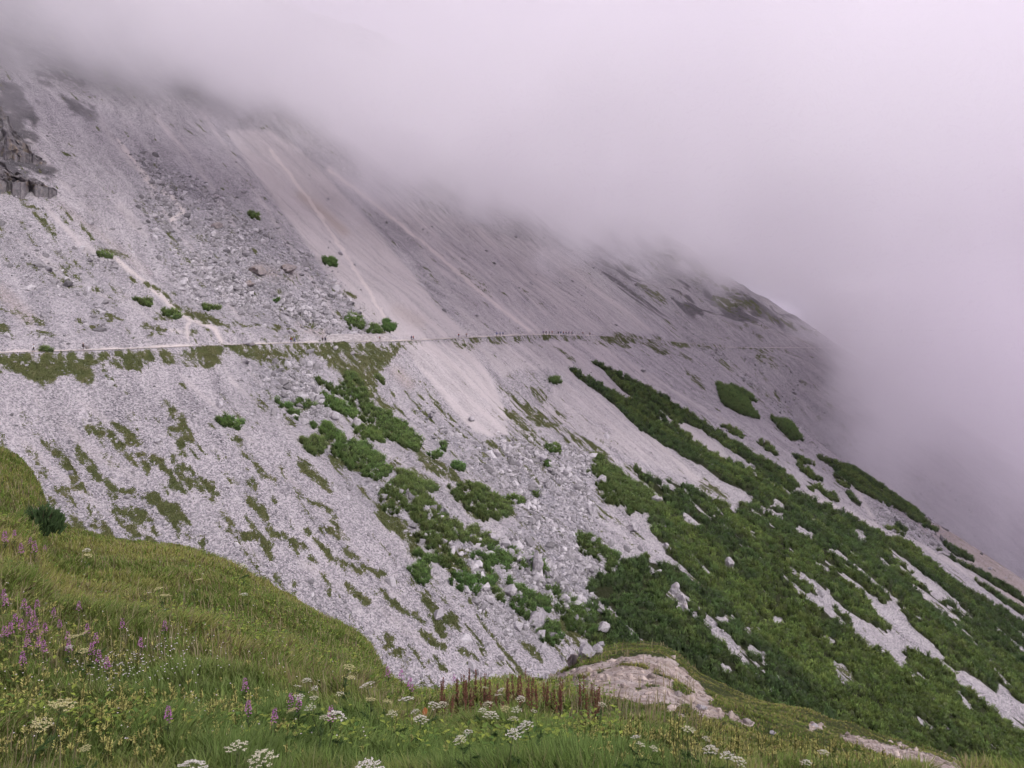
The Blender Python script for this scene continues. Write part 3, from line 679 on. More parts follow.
# the great cover
m_ = pine > .5
idx = np.flatnonzero((m_ & (PXg > 540) & (PXg < 1110)).ravel()); area = du.ravel()[idx]
n = int(area.sum()*1.18/1.9**2*1.15); n = min(n, 16000); r_ = np.random.default_rng(5)
pk = idx[r_.choice(len(idx), n, p=area/area.sum())]; c = Pg.reshape(-1, 3)[pk].copy(); c[:, :2] += r_.normal(0, .35, (n, 2)); c[:, 2] = Hm(c[:, 0], c[:, 1])
hh = fbm(c[:, 0]/9, c[:, 1]/9, 121, 3)
print('thicket mounds', n)
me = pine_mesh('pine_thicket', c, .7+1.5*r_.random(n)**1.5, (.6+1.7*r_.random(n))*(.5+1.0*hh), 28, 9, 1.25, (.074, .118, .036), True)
tag(link('pine_thicket', me, M_PINE), 'unbroken dark green dwarf pine cover on the lower right of the slope', 'shrubs', kind='stuff')
# turf tufts
gw = np.clip(grass-.35, 0, 1)*(pine < .5)*(Yg < 480)*(Ug < 478)*(PXg > -60)*(PXg < 1060)*(PYg < 780)*du*(220/np.maximum(Yg, 120))
gw = (gw/gw.sum()).ravel(); NG = 60000; ci = rng.choice(len(gw), NG, p=gw)
C = Pg.reshape(-1, 3)[ci]; C = C+np.concatenate([rng.normal(0, .3, (NG, 2)), np.zeros((NG, 1))], 1); C[:, 2] = Hm(C[:, 0], C[:, 1])-.03
tint = fbm(C[:, 0]/8, C[:, 1]/8, 131, 3)[:, None]
lowc = np.array([[.07, .095, .032]])*(1-tint)+np.array([[.14, .13, .06]])*tint
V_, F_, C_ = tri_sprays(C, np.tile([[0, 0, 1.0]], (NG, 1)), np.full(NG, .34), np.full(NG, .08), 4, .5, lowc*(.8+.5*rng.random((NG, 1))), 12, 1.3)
tag(link('turf', npmesh('turf', V_, F_, dict(Col=C_)), M_PINE), 'low olive turf in streaks and patches on the scree', 'grass', kind='stuff')

# ---------------------------------------------------------------- dry stone wall beside the trail
def stone_wall():
    p0 = [None, None]; r = random.Random(3); V = []; Fq = []; cols = []
    def u_at(px):
        uu = np.arange(60, 460, .25); v_ = Vt(uu); x = uu*CU[0]+v_*NU[0]; y = uu*CU[1]+v_*NU[1]; return float(uu[np.argmin(np.abs(512+F*x/y-px))])
    ua, ub = u_at(327), u_at(394); nrow = 8
    for row in range(nrow):
        u = ua+r.random()*.5+(row*.22)
        while u < ub-(row*.1):
            L = .5+.7*r.random(); h = .33
            top = 2.55*min(1, (u-ua)/5+.5)*min(1, (ub-u)/4+.55)
            if row*h < top:
                v = float(Vt(u))+2.0+row*.05+.08*r.random(); z = float(Zt(u))+row*h
                c = np.array([[sx*L*.48, sy*.45, sz*h*.97] for sz in (0, 1) for sy in (-1, 1) for sx in (-1, 1)])+np.array([[r.uniform(-.05, .05) for _ in range(3)] for _ in range(8)])
                X = (u+L/2+c[:, 0])*CU[0]+(v+c[:, 1])*NU[0]; Y = (u+L/2+c[:, 0])*CU[1]+(v+c[:, 1])*NU[1]
                b = len(V); V += list(np.stack([X, Y, z+c[:, 2]], -1))
                Fq += [(b, b+1, b+3, b+2), (b+4, b+6, b+7, b+5), (b, b+4, b+5, b+1), (b+2, b+3, b+7, b+6), (b, b+2, b+6, b+4), (b+1, b+5, b+7, b+3)]
                g_ = .38+.22*r.random(); cols += [(g_, g_*.95, g_*.94)]*8
            u += L
    o = link('dry_stone_wall', npmesh('dry_stone_wall', np.array(V), np.array(Fq), dict(Col=np.array(cols))), M_STONE)
    tag(o, 'pale dry stone retaining wall on the uphill side of the trail', 'wall')
    return u_at
u_at = stone_wall()

# ---------------------------------------------------------------- the meadow and the bare knoll in front
EP = [(-2000, 470), (-500, 430), (-200, 436), (0, 447), (20, 458), (34, 474), (43, 492), (49, 512), (58, 525), (75, 530), (100, 534), (150, 543), (200, 553), (230, 563), (255, 575), (280, 592), (300, 602), (330, 620), (355, 632), (370, 646), (380, 668),
      (392, 686), (420, 696), (450, 697), (480, 690), (520, 683), (550, 679), (566, 668), (580, 655), (600, 647), (625, 641), (645, 640), (662, 643), (680, 655), (700, 674), (730, 689), (760, 702), (800, 713), (840, 724),
      (900, 743), (945, 757), (985, 771), (1024, 786), (1200, 830), (2500, 900)]
RPn = [(-2000, 30), (-200, 26), (0, 23), (46, 22), (60, 21), (200, 20), (300, 19), (370, 17), (392, 15.5), (450, 16), (520, 20), (560, 23), (600, 27), (660, 28), (700, 26), (760, 24), (900, 21), (1024, 19), (2500, 20)]
ex = np.array([e[0] for e in EP], float); ee = (np.array([e[1] for e in EP], float)-HZ)/F
ex2 = np.arange(-300, 1300, 3.0); ee2 = np.interp(ex2, ex, ee)+(fbm(ex2/26, ex2*0, 281, 3)-.5)*7/F*((ex2 > 60)*1.0); ee = np.concatenate([ee[ex < -300], ee2, ee[ex > 1300]]); ex = np.concatenate([ex[ex < -300], ex2, ex[ex > 1300]])
rx_ = np.array([e[0] for e in RPn], float); rr_ = np.array([e[1] for e in RPn], float)
YN = 3.2
def Hg(x, y, detail=True):
    y = np.asarray(y, float); x = np.asarray(x, float)
    yy = np.maximum(y, .25); px = np.clip(512+F*x/yy, -1900, 2400)
    e = np.interp(px, ex, ee); Rr = np.interp(px, rx_, rr_)
    b = .57-e; gY = (1/np.maximum(y, YN)-1/Rr)/(1/YN-1/Rr)
    z = -y*(e+b*gY)
    zn = -1.824; z = np.where(y < YN, -1.66+(zn+1.66)*np.clip(y/YN, 0, 1), z)
    d = np.maximum(y-Rr, 0); ze = -e*Rr
    zb = ze-e*d-.75*d*d/(d+2.5)
    z = np.where(y > Rr, zb, z)
    # lateral fall off far outside the frame
    if detail:
        k = sm(2.5, 9, y)*(1-.75*np.exp(-((y-Rr)/3.0)**2))
        z = z+k*((fbm(x/3.1, y/3.1, 201, 3)-.5)*.55+(fbm(x/.9, y/.9, 203, 2)-.5)*.12)+sm(8, 14, y)*(fbm(x/.7, y/.7, 205, 4)-.5)*.15*(x > 0)
    return z
mdirt = raster()
for p in [[(520,690),(545,678),(575,668),(600,664),(625,655),(650,650),(672,658),(688,672),(706,688),(712,700),(700,706),(680,705),(660,702),(640,706),(610,695),(570,688),(550,686),(530,695)],
          [(690,706),(712,703),(728,712),(722,718),(705,716)], [(728,710),(740,714),(738,720),(730,716)], [(742,716),(757,722),(750,728),(738,722)], [(808,724),(825,722),(822,730),(812,730)],
          [(838,735),(860,738),(880,742),(905,748),(935,756),(965,766),(965,775),(930,768),(900,760),(870,752),(850,745)], [(664,708),(676,707),(672,714)], [(677,712),(690,714),(684,718)]]: poly(mdirt, p)
for p, wd in [([(548,686),(565,680),(590,676)],2),([(600,672),(622,664),(648,668)],3),([(636,690),(655,684),(690,692)],3),([(615,656),(640,652),(662,656)],4),([(565,690),(572,680)],4),([(655,672),(672,680),(690,695)],5)]: stroke(mdirt, p, wd, -1)
mdirt = blur(mdirt, 1)
ang = np.concatenate([np.linspace(-180, -44, 50), np.linspace(-43.5, 43.5, 560), np.linspace(44, 180, 50)])
rad = np.concatenate([np.linspace(.05, 1.2, 6), 1.4*1.02**np.arange(0, 172), np.linspace(44, 110, 24)])
AA, RRr = np.meshgrid(np.radians(ang), rad, indexing='ij'); Xm = np.sin(AA)*RRr; Ym = np.cos(AA)*RRr; Zm = Hg(Xm, Ym)
back = Ym < .25; Zm = np.where(Ym < .25, -1.66-.02*np.hypot(Xm, Ym), Zm)
# to the sides, past the field of view, the shoulder slopes away too
side = np.maximum(np.hypot(Xm, np.minimum(Ym, 0))-34, 0); Zm = Zm-.8*side
pxm, pym = proj(Xm, np.maximum(Ym, .3), Zm)
vis = (Ym > 1.5) & (Ym < np.interp(np.clip(pxm, -1900, 2400), rx_, rr_)+.6)
dirt = look(mdirt, pxm+(fbm(Xm*2, Ym*2, 211, 3)-.5)*14, pym+(fbm(Xm*2, Ym*2, 213, 3)-.5)*7)*vis
rockb = ((Ym > np.interp(np.clip(pxm, -1900, 2400), rx_, rr_)+.4) & (pxm > 380)).astype(float)
na_, nr_ = Xm.shape; I = np.arange(na_*nr_).reshape(na_, nr_)
q = np.stack([I[:-1, :-1].ravel(), I[:-1, 1:].ravel(), I[1:, 1:].ravel(), I[1:, :-1].ravel()], 1)
def meadow_material():
    m, t, b = mat('meadow_soil', .95, .1); P = geo(t)
    soil = ramp(t, noise(t, P, 1.3, 6, .7), [(.3, (.03, .042, .014)), (.55, (.06, .075, .024)), (.75, (.10, .10, .04))])
    di = ramp(t, mth(t, 'ADD', mth(t, 'MULTIPLY', noise(t, P, 1.2, 6, .75), .7), mth(t, 'MULTIPLY', voro(t, P, 6), .45)), [(.34, (.20, .155, .12)), (.52, (.42, .355, .30)), (.75, (.56, .50, .45))])
    di = mixc(t, smth(t, .57, .66, noise(t, P, .8, 5, .7)), di, (.25, .19, .15))
    f = smth(t, .35, .62, mth(t, 'ADD', attr(t, 'dirt'), mth(t, 'MULTIPLY', mth(t, 'SUBTRACT', noise(t, P, 2.6, 6, .8), .5), 2.2)))
    c = mixc(t, f, soil, di); c = mixc(t, attr(t, 'rocky'), c, (.3, .28, .27))
    t.links.new(c, b.inputs['Base Color'])
    bump(t, b, mth(t, 'ADD', noise(t, P, 5, 6, .75), mth(t, 'MULTIPLY', voro(t, P, 7), .5)), 1.0, .12)
    return m
me = npmesh('meadow_ground', np.stack([Xm, Ym, Zm], -1).reshape(-1, 3), q, dict(dirt=dirt.ravel(), rocky=rockb.ravel()), True)
me.flip_normals()
tag(link('meadow_ground', me, meadow_material()), 'sloping meadow ground ending in a bare gravel knoll', 'ground', kind='structure')
def at_meadow(px, py, h=0.0, Y0=1.5):
    t = np.arange(Y0, 34, .02); dx = (px-512)/F; dz = -(py-HZ)/F
    d = dz*t-h-Hg(dx*t, t); k = np.argmax(d < 0)
    if not (d < 0).any(): k = int(np.argmin(d))
    T = t[k]; return np.array([dx*T, T, float(Hg(np.array([dx*T]), np.array([T]))[0])])

# grass: blades spread evenly over what a walker sees, thinner with distance
def sample_meadow(n, seed, y0=2.0, pxlo=-60, pxhi=1090, powr=1.0):
    r = np.random.default_rng(seed); px = r.uniform(pxlo, pxhi, n); Rr = np.interp(px, rx_, rr_)+.7
    u = r.random(n)**powr; Y = y0*(Rr/y0)**u; X = (px-512)/F*Y
    return X, Y, Hg(X, Y), px, Rr, r
def dirt_at(X, Y, Z):
    px, py = proj(X, Y, Z); return look(mdirt, px+(fbm(X*2, Y*2, 211, 3)-.5)*14, py+(fbm(X*2, Y*2, 213, 3)-.5)*7)
def grass_mesh(name, n, seed, hfun, wfun, colfun, y0=2.0, bend=.8, keep=None, powr=1.0, lo=-60, hi=1090):
    X, Y, Z, px, Rr, r = sample_meadow(n, seed, y0, lo, hi, powr)
    k = dirt_at(X, Y, Z)+.9*(fbm(X*3, Y*3, 217, 3)-.5) < .42
    k |= r.random(n) < .10*(Y < 99)*0
    if keep is not None: k &= keep(X, Y, px, Rr, r)
    X, Y, Z, px, Rr = X[k], Y[k], Z[k], px[k], Rr[k]; n = len(X)
    edge = sm(0, 4, Rr-Y); H = hfun(X, Y, px, r)*(.75+.25*edge); Wd = wfun(X, Y, r)
    a = r.random(n)*6.283
    wind = (fbm(X*.6, Y*.6, 221, 2)-.5)*3+.4
    lx = np.cos(a)*bend*r.random(n)+.35*bend*np.cos(wind*3); ly = np.sin(a)*bend*r.random(n)
    sx = -np.sin(a); sy = np.cos(a)*.4
    P0 = np.stack([X, Y, Z-.02], -1); Sd = np.stack([sx, sy, np.zeros(n)], -1)*Wd[:, None]
    L = np.stack([lx, ly, np.zeros(n)], -1)*H[:, None]; Up = np.array([0, 0, 1.0])
    mid = P0+L*.3+Up*(H*.6)[:, None]; tipp = P0+L+Up*(H*(1-.25*np.hypot(lx, ly)))[:, None]
    V = np.stack([P0-Sd, P0+Sd, mid-Sd*.7, mid+Sd*.7, tipp], 1).reshape(-1, 3); o_ = np.arange(n)[:, None]*5
    Fq = (o_+np.array([[0, 1, 3, 2]])); Ft = o_+np.array([[2, 3, 4]])
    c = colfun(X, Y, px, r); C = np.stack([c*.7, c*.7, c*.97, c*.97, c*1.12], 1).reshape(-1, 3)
    return npmesh(name, V, [Fq, Ft], dict(Col=C))
def mix3(a, b, f): return np.array(a)[None]*(1-f[:, None])+np.array(b)[None]*f[:, None]
def lush(X, Y, px): return sm(7.5, 4.5, Y+1.2*(fbm(X*.5, Y*.5, 231, 2)-.5)*4)*sm(-100, 250, px)*sm(760, 600, px)
def meadow_col(X, Y, px, r):
    n = len(X); f = fbm(X*.45, Y*.45, 233, 3); g2 = fbm(X*3.2, Y*3.2, 235, 4)
    c = mix3((.11, .155, .032), (.25, .25, .07), sm(.35, .65, f*.6+g2*.4))
    dry = r.random(n) < .16+.15*sm(.5, .7, g2); c[dry] = mix3((.21, .18, .085), (.30, .27, .14), r.random(int(dry.sum())))
    br = r.random(n) < .12; c[br] = np.array([.12, .20, .03])
    rd = (r.random(n) < .05); c[rd] = np.array([.15, .10, .06])
    L = lush(X, Y, px)*(.45+.55*sm(.35, .6, fbm(X*1.4, Y*1.4, 237, 3))); gcol = mix3((.07, .125, .028), (.125, .20, .05), r.random(n)); c = c*(1-L[:, None]*.85)+gcol*L[:, None]*.85
    return c*(.75+.5*r.random((n, 1)))
hf = lambda X, Y, px, r: (.03+.10*fbm(X*.8, Y*.8, 241, 3)+.09*sm(.4, .75, fbm(X*3.5, Y*3.5, 243, 3))+.05*r.random(len(X))**2)*(1+.30*lush(X, Y, px))*(.8+.2*sm(3, 6, Y))*(1-.68*sm(530, 600, px)*sm(3.2, 4.5, Y))
wf = lambda X, Y, r: (.0018+.0007*Y)*(.7+.6*r.random(len(X)))
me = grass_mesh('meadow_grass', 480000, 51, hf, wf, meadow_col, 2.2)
tag(link('meadow_grass', me, M_LEAF), 'dense olive green meadow grass covering the foreground', 'grass', kind='stuff')
# pale seed heads standing above the grass
sf = lambda X, Y, px, r: (.13+.12*r.random(len(X)))
me = grass_mesh('seeding_grass', 12000, 53, sf, lambda X, Y, r: .0012+.0005*Y, lambda X, Y, px, r: mix3((.26, .21, .11), (.34, .31, .19), r.random(len(X)))*(.7+.5*r.random((len(X), 1))), 3.0, .3,
                keep=lambda X, Y, px, Rr, r: (fbm(X*.7, Y*.7, 251, 2) > .45) & (lush(X, Y, px) < .5) & (Rr-Y > 1.5) & (px < 700))
tag(link('seeding_grass', me, M_LEAF), 'straw coloured grass stalks gone to seed across the meadow', 'grass', kind='stuff')
# broad leaves
def leaves(name, n, seed, keep, size, cols, hgt=.155, y0=3):
    X, Y, Z, px, Rr, r = sample_meadow(n, seed, y0); k = (dirt_at(X, Y, Z) < .3) & keep(X, Y, px, Rr, r); X, Y, Z = X[k], Y[k], Z[k]; n = len(X)
    C = np.stack([X, Y, Z+hgt*(.3+.8*r.random(n))], -1); a = r.random(n)*6.283; up = .15+.5*r.random(n)
    D = np.stack([np.cos(a), np.sin(a), up], -1); s = np.stack([-np.sin(a), np.cos(a), (r.random(n)-.5)*.5], -1); L = size*(.6+.8*r.random(n))*(1+Y*.03)
    V = np.stack([C, C+D*L[:, None]*.5-s*L[:, None]*.3, C+D*L[:, None]*.5+s*L[:, None]*.3, C+D*L[:, None]*(1.0)-np.array([0, 0, .25])*L[:, None]], 1).reshape(-1, 3)
    Fq = np.arange(n)[:, None]*4+np.array([[0, 1, 3, 2]])
    c = mix3(cols[0], cols[1], r.random(n))*(.7+.6*r.random((n, 1))); return npmesh(name, V, Fq, dict(Col=np.repeat(c, 4, 0)))
me = leaves('meadow_herbs', 60000, 61, lambda X, Y, px, Rr, r: (fbm(X*.55, Y*.55, 261, 3)+.25*(r.random(len(X))-.5) > .56) & (px < 620) & (Y > 3.6), .027, ((.07, .14, .03), (.24, .29, .05)))
tag(link('meadow_herbs', me, M_LEAF), 'bright broad leaved herbs in clumps among the grass', 'herbs', kind='stuff')

# ---- flowers
def tube(pts, r0, r1, n=5):
    pts = np.array(pts, float); V = []; k = len(pts)
    for i, p in enumerate(pts):
        r = r0+(r1-r0)*i/(k-1)
        for j in range(n): V.append(p+np.array([math.cos(j*6.283/n)*r, math.sin(j*6.283/n)*r, 0]))
    Fq = [(i*n+j, i*n+(j+1) % n, (i+1)*n+(j+1) % n, (i+1)*n+j) for i in range(k-1) for j in range(n)]
    return np.array(V), np.array(Fq)
def merge(parts):
    Vs = []; Fs = {}; o = 0; Cs = []
    for V, Fc, c in parts:
        Vs.append(V); Cs.append(np.tile(np.array(c)[None], (len(V), 1)) if np.ndim(c) == 1 else c)
        Fs.setdefault(Fc.shape[1], []).append(Fc+o); o += len(V)
    return np.concatenate(Vs), [np.concatenate(f) for f in Fs.values()], np.concatenate(Cs)
OCT = np.array([[1, 0, 0], [0, 1, 0], [-1, 0, 0], [0, -1, 0], [0, 0, .6], [0, 0, -.5]], float); OCF = np.array([[0, 1, 4], [1, 2, 4], [2, 3, 4], [3, 0, 4], [1, 0, 5], [2, 1, 5], [3, 2, 5], [0, 3, 5]])
def blobs(C, s, cols, jit, r):
    C = np.asarray(C); n = len(C); V = (OCT[None]*np.asarray(s).reshape(-1, 1, 1)*(.8+.4*r.random((n, 6, 1)))+C[:, None]).reshape(-1, 3)
    Fc = (OCF[None]+np.arange(n)[:, None, None]*6).reshape(-1, 3); c = np.repeat(np.array(cols)[None]*(1-jit+2*jit*r.random((n, 1))), 6, 0); return V, Fc, c
def umbel_meshes(seed, H=.5, rad_=.065, white=(.62, .60, .50), flat=.15, rays=17):
    r = np.random.default_rng(seed); bend = r.normal(0, .03, 2)
    pts = [(0, 0, 0), (bend[0]*.4, bend[1]*.4, H*.5), (bend[0], bend[1], H-.05)]
    base = np.array(pts[-1]); st = [(*tube(pts, .0045, .003), (.07, .09, .035))]; heads = []
    for i in range(rays):
        q_ = math.sqrt((i+.5)/rays); a = i*2.4; c = base+np.array([math.cos(a)*q_*rad_, math.sin(a)*q_*rad_, .045+.012*r.random()-q_*q_*flat*rad_])
        st.append((*tube([base, base*.4+c*.6-np.array([0, 0, .004]), c], .0014, .0008, 3), (.12, .15, .06)))
        m = 11; aa = r.random(m)*6.283; rr = np.sqrt(r.random(m))*rad_*.2
        heads.append(blobs(np.stack([c[0]+np.cos(aa)*rr, c[1]+np.sin(aa)*rr, c[2]+.004*r.random(m)], -1), np.full(m, rad_*.062), white, .14, r))
    # two side leaves, finely cut
    for s_ in (0, 1):
        z0 = H*(.3+.25*s_); a = r.random()*6.283; d = np.array([math.cos(a), math.sin(a), .35])
        n = 16; t = np.linspace(.15, 1, n); C = np.array([bend[0]*.4, bend[1]*.4, z0])+np.outer(t, d)*.13
        V_, F_, C_ = tri_sprays(C, np.tile(d, (n, 1)), np.full(n, .05), np.full(n, .006), 3, .7, np.tile([.05, .09, .025], (n, 1)), seed+s_)
        st.append((V_, F_, C_))
    V1, F1, C1 = merge(st); V2, F2, C2 = merge(heads)
    return npmesh('stem', V1, F1, dict(Col=C1)), npmesh('flower_head', V2, F2, dict(Col=C2))
def plant(name, meshes, parts, loc, rz, sc, label, cat, group):
    e = empty(name, loc, rz); e.scale = (sc, sc, sc); tag(e, label, cat, group)
    for m_, p_ in zip(meshes, parts): link(p_, m_, M_LEAF, e)
    return e
UM = [umbel_meshes(500+i, .5, .055+.004*i, ((.62, .60, .50), (.58, .56, .42), (.64, .62, .55))[i % 3], .05+.11*i, 12+2*i) for i in range(7)]; UMC = [umbel_meshes(520+i, .5, .065, (.50, .47, .24), .1, 19) for i in range(2)]
G_ = 'white umbel flowers of the foreground meadow'
def umbel(px, py, wpx, label, set_=None, rz=None):
    """head at (px,py) that shows wpx wide: its true size gives the distance"""
    p = None; sc = 1
    Y = .15*F/wpx
    dx = (px-512)/F; dz = -(py-HZ)/F
    Y = min(Y, float(at_meadow(px, py)[1])*.93); Y = max(Y, 2.4)
    for _ in range(40):
        z = dz*Y; g = float(Hg(np.array([dx*Y]), np.array([Y]))[0])
        if z-g < .24: Y *= .975
        else: break
    Y = max(Y, 2.3); z = dz*Y; g = float(Hg(np.array([dx*Y]), np.array([Y]))[0]); h = max(z-g, .2)
    sc = wpx*Y/F/.165; sc = min(max(sc, .3), 1.6)
    ms = (set_ or UM)[random.randrange(len(set_ or UM))]
    e = plant('umbel_flower', ms, ('stem', 'flower_head'), (dx*Y, Y, z-.49*sc), random.random()*6, sc, label, 'flower', G_)
    tx, ty = random.uniform(-.05, .34), random.uniform(-.22, .22); e.rotation_euler = (tx, ty, e.rotation_euler.z)
    hd = Vector((0, 0, .49*sc)); hd.rotate(e.rotation_euler); e.location = (dx*Y-hd.x, Y-hd.y, z-hd.z)
    # stems reach the ground whatever the height of the head
    return e
UL = [
 (232,750,34,'large white umbel at the bottom edge, left half of the biggest pair'), (264,756,32,'large white umbel at the bottom edge, right half of the biggest pair'), (187,766,34,'white umbel cut by the bottom edge, left of the biggest pair'), (300,770,28,'white umbel cut by the bottom edge, right of the biggest pair'),
 (62,707,34,'cream umbel on a dark stem at the lower left, larger of two'), (40,726,26,'cream umbel on a dark stem at the lower left, smaller of two'),
 (86,748,14,'small cream umbel low on the left beside the two dark stems'),
 (360,762,32,'greyish umbel going over, cut by the bottom edge in the middle'), (290,722,4,''),
 (297,687,12,'white umbel beside purple flowers, topmost of its cluster left of centre'), (315,688,9,'small white umbel, topmost right of the cluster left of centre'), (299,697,13,'white umbel in the middle of the cluster left of centre'),
 (315,697,13,'white umbel right in the cluster left of centre'), (293,710,13,'cream umbel low left in the cluster left of centre'), (313,706,17,'broad white umbel in the lower middle of the cluster left of centre'),
 (325,717,14,'white umbel at the bottom of the cluster left of centre, its left one'), (337,716,20,'white umbel at the bottom of the cluster left of centre, its right one'), (306,679,10,'pale cream umbel above the cluster left of centre'),
 (342,693,12,'white umbel standing alone between the two middle clusters'), (367,685,20,'bright white umbel below the grassy edge, with ragged outline'), (348,668,16,'cream umbel on the grassy rim, upper one'), (352,678,12,'cream umbel on the grassy rim, lower one'),
 (372,700,14,'cream umbel under the bright ragged one'), (388,702,12,'small cream umbel right under the bright ragged one'), (392,712,17,'white umbel above the lush grass in the middle'), (407,699,20,'broad white umbel left of the rusty dock stalks'),
 (421,717,16,'rounded white umbel in front of the rusty dock stalks, left'), (429,704,16,'white umbel touching the left end of the rusty dock stalks'), (443,703,13,'white umbel among the first rusty dock stalks'), (417,709,10,'small white umbel between two broader ones left of the dock'),
 (484,687,9,'small white umbel at the top of the dock patch, left'), (501,690,11,'small white umbel at the top of the dock patch, right'), (499,696,13,'white umbel in the upper dock patch'), (487,704,14,'white umbel in the middle of the dock patch'),
 (492,713,16,'white umbel low in the middle of the dock patch'), (482,709,9,'tiny white umbel low left in the dock patch'), (505,708,12,'cream umbel in the middle right of the dock patch'), (521,697,10,'cream umbel in the dock patch in front of the bare knoll'),
 (519,709,16,'white umbel low right in the dock patch'), (530,721,20,'wide white umbel at the lower right end of the dock patch'), (514,718,13,'white umbel below the dock patch, beside the widest one'), (533,712,10,'small pale umbel right of the dock patch'),
 (513,734,20,'white umbel on lush grass below the dock patch'), (468,732,12,'flat small white umbel in lush grass, right of the orange leaf'), (460,737,14,'flat white umbel in lush grass, below its smaller neighbour'),
 (692,730,18,'white umbel among yellow flowers right of centre, the topmost'), (704,738,12,'small white umbel among yellow flowers, lower right of the topmost'), (706,746,19,'white umbel among yellow flowers right of centre, the middle one'),
 (727,756,20,'wide white umbel at the lower right among yellow flowers'), (736,762,18,'white umbel at the bottom right edge of the yellow flowers'), (636,737,10,'small white umbel in green herbs right of centre, upper left'), (640,743,12,'small white umbel in green herbs right of centre, lower left'), (654,747,12,'small white umbel in green herbs right of centre, rightmost'),
 (602,704,8,'tiny pale umbel on the grass below the bare knoll'), (825,750,8,'tiny pale umbel at the far right of the meadow'), (803,760,9,'pale umbel in yellow flowers near the bottom right corner'),
 (72,637,14,'flat cream umbel at the left, upper of two on the flowery bank'), (68,633,8,''), (85,633,13,'flat cream umbel at the left, right of the upper one on the flowery bank'), (69,647,9,'small flat cream umbel at the left below the upper ones'), (83,651,13,'flat cream umbel at the left, lowest on the flowery bank'),
 (158,589,12,'flat cream umbel in the middle of the left meadow'), (164,596,14,'flat cream umbel in the middle of the left meadow, lower one'), (150,593,7,'tiny cream umbel in the middle of the left meadow'), (199,580,11,'flat cream umbel on the upper left meadow, standing alone'),
 (84,549,10,'small cream umbel near the meadow rim, left one of two'), (88,556,11,'small cream umbel near the meadow rim, lower of two'), (240,565,11,'pale umbel on the meadow rim'), (244,593,9,'pale pinkish umbel right in the left meadow'),
]
for u_ in UL:
    if u_[3]: umbel(u_[0], u_[1], u_[2], u_[3], UMC if 'cream' in u_[3] and u_[2] > 10 else None)
# fireweed and other magenta spikes
def spike_meshes(seed, H=.42, L=.17, col=(.40, .15, .36)):
    r = np.random.default_rng(seed); b_ = r.normal(0, .02, 2); pts = [(0, 0, 0), (b_[0]*.5, b_[1]*.5, H*.5), (b_[0], b_[1], H)]
    st = [(*tube(pts, .004, .0015), (.07, .06, .035))]
    n = 26; z = H*(.12+.5*r.random(n)); a = r.random(n)*6.283; D = np.stack([np.cos(a), np.sin(a), .5+0*a], -1)
    st.append(tri_sprays(np.stack([b_[0]*z/H, b_[1]*z/H, z], -1), D, np.full(n, .06), np.full(n, .006), 1, .2, np.tile([.05, .08, .025], (n, 1)), seed))
    m = 60; t = r.random(m)**.8; zz = H-L+L*t; a = r.random(m)*6.283; rr = .036*(1-t*.75)+.008
    fl = [blobs(np.stack([b_[0]*zz/H+np.cos(a)*rr, b_[1]*zz/H+np.sin(a)*rr, zz], -1), .013*(1-.5*t), col, .3, r)]
    V1, F1, C1 = merge(st); V2, F2, C2 = merge(fl)
    return npmesh('stem', V1, F1, dict(Col=C1)), npmesh('flower_spike', V2, F2, dict(Col=C2))
SPK = [spike_meshes(600+i) for i in range(4)]
GS = 'purple flower spikes of the meadow'
def spike(px, py, hpx, label):
    Y = min(.17*F/hpx*.9, float(at_meadow(px, py)[1])*.95); dx = (px-512)/F; dz = -(py-HZ)/F
    for _ in range(60):
        z = dz*Y; g = float(Hg(np.array([dx*Y]), np.array([Y]))[0])
        if z-g < .2: Y *= .98
        else: break
    sc = max(min(hpx*Y/F/.2, 1.4), .4)
    plant('fireweed', SPK[random.randrange(4)], ('stem', 'flower_spike'), (dx*Y, Y, z-.34*sc), random.random()*6, sc, label, 'flower', GS)
